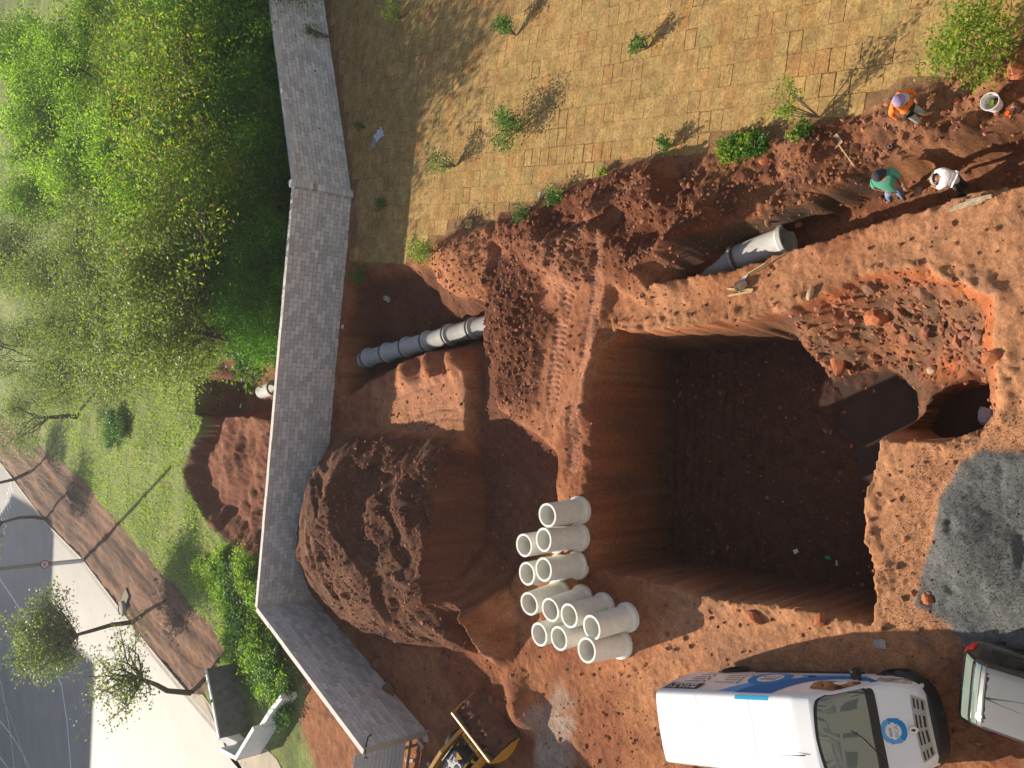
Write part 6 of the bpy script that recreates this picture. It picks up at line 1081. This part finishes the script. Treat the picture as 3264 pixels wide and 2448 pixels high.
BU = [bush_mesh(61, lm_lime, 2600, .12, .055), bush_mesh(62, lm_shrub, 2400, .13, .06), bush_mesh(63, lm_lime, 2400, .15, .04, nclump=14)]
def put_bush(p, sc, v, label, group, name='bush', cat='bush', zs=1.0):
    e_ = empty(name, p, (0, 0, rt.uniform(0, 6.28)), label, cat, group); e_.scale = (sc, sc, sc * zs); mk('foliage', BU[v][0], e_); mk('stems', BU[v][1], e_); return e_
for k, (a, b2, sc) in enumerate([(470, 1215, 1.0), (500, 1240, 1.1), (530, 1230, 1.0), (545, 1275, 1.1), (520, 1300, 1.2), (490, 1285, 1.1), (555, 1320, 1.1), (530, 1350, 1.2), (560, 1380, 1.1), (510, 1340, 1.0), (575, 1420, 1.2), (545, 1410, 1.1), (590, 1455, 1.2), (600, 1490, 1.0), (460, 1250, .9), (430, 1225, .8), (605, 1525, .8), (575, 1470, .9), (500, 1395, .9), (515, 1440, .7)]):
    p = g(a, b2, .4); put_bush(Vector((p.x, p.y, 0)), sc * 1.15, k % 3, 'leafy green weed bush growing behind the corner of the wall', 'weed bushes behind the wall corner', 'weed_bush')
for k in range(34):
    p = g(rt.uniform(500, 625), rt.uniform(-20, 760), .7); put_bush(Vector((p.x, p.y, 0)), rt.uniform(1.3, 2.0), 1, 'dark undergrowth bush at the foot of the wood behind the wall', 'undergrowth behind the wall', 'undergrowth_bush')
for k, (a, b2, sc) in enumerate([(250, 905, 1.2), (240, 940, 1.0), (262, 925, .9)]):
    p = g(a, b2, .3); put_bush(Vector((p.x, p.y, 0)), sc, 1, 'low dark bush standing alone in the bright grass', 'low bushes in the grass', 'grass_bush')
# ---- grass ------------------------------------------------------------------------------------------------------------
rs = np.random.RandomState(8); nG = 150000; gx = rs.uniform(-24, 14, nG); gy = rs.uniform(34, 84, nG); gzv, GM = terrain(gx, gy); pw = GM['behind'] * (1 - GM['road']) * (GM['fur'] < .25) * (GM['b1'] < .05) * (gx > -0.25 * gy + 1.0 - 6.0)
dens = .35 + .65 * sstep(fbm(gx, gy, 2.5, 3, 401) + .5); kk = (pw > 0) & (rs.rand(nG) < dens * np.clip(70 / gy - .55, .15, 1)); gx, gy, gzv = gx[kk], gy[kk], gzv[kk]; n_ = len(gx); hgt = (.09 + .16 * rs.rand(n_)) * (.7 + .9 * sstep(fbm(gx, gy, 3, 2, 411))); th = rs.rand(n_) * 6.28; wv = .025 + .03 * rs.rand(n_)
bx_, by_ = np.cos(th) * wv, np.sin(th) * wv; lx, ly = rs.normal(size=n_) * .07, rs.normal(size=n_) * .07
V = np.stack([np.stack([gx - bx_, gy - by_, gzv - .01], -1), np.stack([gx + bx_, gy + by_, gzv - .01], -1), np.stack([gx + lx + bx_ * .3, gy + ly + by_ * .3, gzv + hgt], -1)], 1).reshape(-1, 3)
o = mk('grass', npmesh('grass', V, np.arange(n_ * 3).reshape(-1, 3), leafmat('grass_blade', (.18, .26, .04), (.34, .41, .11), .55))); tag(o, 'bright green rough grass on the open ground beyond the wall', None, None, 'stuff'); print('grass', n_)
# ---- young shrubs and saplings on the turf ------------------------------------------------------------------------------
def sapling(q_, r, n, lm, label, seed, h=1.0, ln=.09, lean=(0, 0), name='sapling', cat='shrub', base=None, sparse=False):
    b0 = base or g(*q_); zt = hz(b0.x, b0.y); e_ = empty(name, (b0.x, b0.y, zt), (0, 0, 0), label, cat); rg = random.Random(seed); rs_ = np.random.RandomState(seed); mb = MB(); tips = []
    for k in range(9 if sparse else 14):
        a = rg.uniform(0, 6.28); rr_ = r * rg.uniform(.35, 1.0); t_ = Vector((math.cos(a) * rr_ + lean[0], math.sin(a) * rr_ + lean[1], h * rg.uniform(.55, 1.0))); md_ = t_ * .5 + Vector((rg.gauss(0, .05), rg.gauss(0, .05), h * .12)); mb.tube([(0, 0, 0), md_, t_], [.018, .011, .004], 5, cap=False)
        for f in (.5, .75, 1.0): tips.append(md_.lerp(t_, f) if f < 1 else t_)
    T = np.array([t_[:] for t_ in tips]); k = max(1, n // len(T)); cr = r * (.16 if sparse else .24); P = np.repeat(T, k, 0) + rs_.normal(size=(len(T) * k, 3)) * cr; P[:, 2] = np.maximum(P[:, 2], .05); V, F = leaves_arrays(P, rs_, ln, ln * .5); mk('stems', mb.mesh('stems', m_bark2, True), e_); mk('leaves', npmesh('leaves', V, F, lm), e_); return e_
SAP = [((1118, 285, 0), .72, 1500, lm_shrub, 'dense round dark green shrub in the middle of the turf', 1.0), ((1400, 105, 0), .32, 350, lm_shrub, 'small blue-green shrub on the sunny turf', .6), ((1118, 78, 0), .45, 600, lm_shrub, 'dark shrub in the shadow near the turf top', .9), ((870, 40, 0), .55, 450, lm_bright, 'shrub half in shadow close to the wall', .9), ((985, 360, 0), .6, 500, lm_shrub, 'thin twiggy shrub on the shaded turf', 1.0),
       ((955, 545, 0), .6, 1000, lm_bright, 'bright yellow-green shrub at the turf corner above the cutting', 1.0), ((790, 600, 0), .45, 600, lm_shrub, 'shrub growing at the foot of the wall above the cutting', .8), ((790, 275, 0), .22, 160, lm_shrub, 'tiny staked sapling near the plastic bag', .5), ((832, 445, 0), .3, 260, lm_shrub, 'low dark plant in the shaded turf below the pilaster', .4), ((1450, 318, 0), .3, 320, lm_shrub, 'narrow-leaved plant at the lifted turf edge', .5),
       ((1212, 425, 0), .38, 500, lm_shrub, 'leafy plant on the turf edge by the churned soil', .35), ((1150, 462, 0), .42, 420, lm_shrub, 'sprawling plant at the turf edge near the paper square', .3), ((1312, 372, 0), .16, 160, lm_bright, 'tiny bright plant at the broken turf edge', .25), ((1755, 285, 0), .22, 220, lm_shrub, 'grey-green plant at the foot of the sapling', .3), ((1735, 300, 0), .2, 160, lm_bright, 'small bright plant beside the grey-green one', .3), ((715, 80, 0), .35, 300, lm_olive, 'olive shrub leaning on the wall top', 1.4)]
for k, (q_, r, n, lm, lb, h_) in enumerate(SAP): sapling(q_[:2], r, n, lm, lb, 300 + k, h_)
for k, (a, b2) in enumerate(((1575, 325), (1600, 318), (1625, 315), (1650, 312), (1590, 335), (1620, 330))): sapling((a, b2), .3, 420, lm_shrub if k % 2 else lm_bright, 'patch of bright ground cover between turf and trench', 340 + k, .22, name='ground_cover_plant')['group'] = 'ground cover plants by the turf edge'
tp_ = g(1772, 254); sapling(None, .55, 420, lm_bright, 'leaning sapling with sparse yellow-green leaves above the bank', 361, 1.5, lean=(.25, .55), base=tp_, sparse=True, cat='sapling')
bb = g(2130, 112); sapling(None, .85, 2600, lm_bright, 'large bright yellow-green bush on the turf beside the bank', 362, 1.5, ln=.10, base=bb, name='bush', cat='bush'); sapling((1740, -12), .5, 120, lm_olive, 'bare twiggy sapling on the upper turf', 363, 1.2, sparse=True)
# ================================================================== street pole, cables, buildings out of the picture
pb = G(266, 1787); pole = empty('utility_pole', (pb.x, pb.y, 0), label='tall concrete pole with a white painted foot and a round speed sign', cat='pole')
MB().tube([(0, 0, -.3), (0, 0, 2.2)], .17, 14).build('painted_foot', m_white, pole, smooth=40); MB().tube([(0, 0, 2.2), (0, 0, 10)], [.165, .11], 14).build('shaft', mat('pole_concrete', (.30, .28, .25), .9, var=.15), pole, smooth=40)
sg_ = empty('speed_sign', (0, 0, 0)); sg_.parent = pole; sg_.location = Vector((-pb.x, -pb.y, 0)).normalized() * .2 + Vector((0, 0, 2.75)); dirc = Vector((-pb.x, -pb.y, 0)).normalized(); Ms = Matrix((Vector((0, 0, 1)).cross(dirc), Vector((0, 0, 1)), dirc)).transposed(); sg_.rotation_euler = Ms.to_euler()
MB().lathe([(.001, .0), (.32, .0), (.32, .012), (.001, .012)], 32).build('sign_plate', mat('sign_red', (.55, .03, .025), .5), sg_); MB().lathe([(.24, .0135), (.001, .0135)], 32).build('sign_face', m_lite, sg_); mk('sign_number', text_mesh('sign_number', '30', .30, m_pblack, bold=.006), sg_, (0, 0, .016))
m_cable = mat('cable', (.35, .36, .38), .5)
for k, (a, b2) in enumerate((((-60, 1400, 8.0), (70, 1720, 8.0)), ((-60, 1500, 7.4), (80, 1700, 7.4)), ((-60, 1580, 8.6), (60, 1760, 8.6)))):
    a, b2 = g(*a), g(*b2); tag(MB().tube([a.lerp(b2, f) - Vector((0, 0, .5 * 4 * f * (1 - f))) for f in [i / 10 for i in range(11)]], .022, 5).build('power_cable', m_cable), 'overhead cable crossing above the far corner of the street', 'cable', 'overhead cables')
m_fac = mat('facade_paint', (.26, .25, .235), .85, var=.05, vscale=.3); m_win = mat('facade_glass', (.03, .04, .045), .06, spec=.8)
def block_building(name, x0, x1, y0, y1, h, label, face=1):
    e_ = empty(name, ((x0 + x1) / 2, (y0 + y1) / 2, 0), label=label, cat='building'); w_, d_ = x1 - x0, y1 - y0; MB().box((0, 0, h / 2 - .5), (w_, d_, h + 1)).build('wall', m_fac, e_); MB().box((0, 0, h + .3), (w_ + .5, d_ + .5, .3)).build('roof', m_kerb, e_)
    wm = MB().box((0, 0, 0), (1.5, .08, 1.3)).mesh('window', m_win)
    for r_ in range(int(h / 3)):
        for c in range(int(w_ / 3.2)): mk('window', wm, e_, (-w_ / 2 + 1.9 + c * 3.2, face * (d_ / 2 + .01), 1.7 + r_ * 3))
    return e_
block_building('apartment_building', -28, 30, -16, -2.2, 36, 'tall cream apartment building from which the site is seen', 1)
block_building('street_building', -82, -35.5, 124.5, 140, 24.5, 'apartment block across the street whose shadow falls on the road', -1)
block_building('street_building', -100, -44.5, 112, 123, 24.5, 'nearer apartment block across the street shading the road', -1)

# ================================================================== morning haze
hb_ = MB().box((0, 200, 18), (2600, 2600, 40)); hm = bpy.data.materials.new('haze_air'); hm.use_nodes = True; t = hm.node_tree; t.nodes.remove(t.nodes['Principled BSDF'])
pvn = t.nodes.new('ShaderNodeVolumePrincipled'); pvn.inputs['Color'].default_value = (.92, .94, 1, 1); pvn.inputs['Density'].default_value = 0.0005; pvn.inputs['Anisotropy'].default_value = 0.55; link(t, pvn.outputs[0], t.nodes['Material Output'].inputs['Volume'])
tag(hb_.build('haze', hm), 'thin sunlit haze over the whole site', None, None, 'stuff')
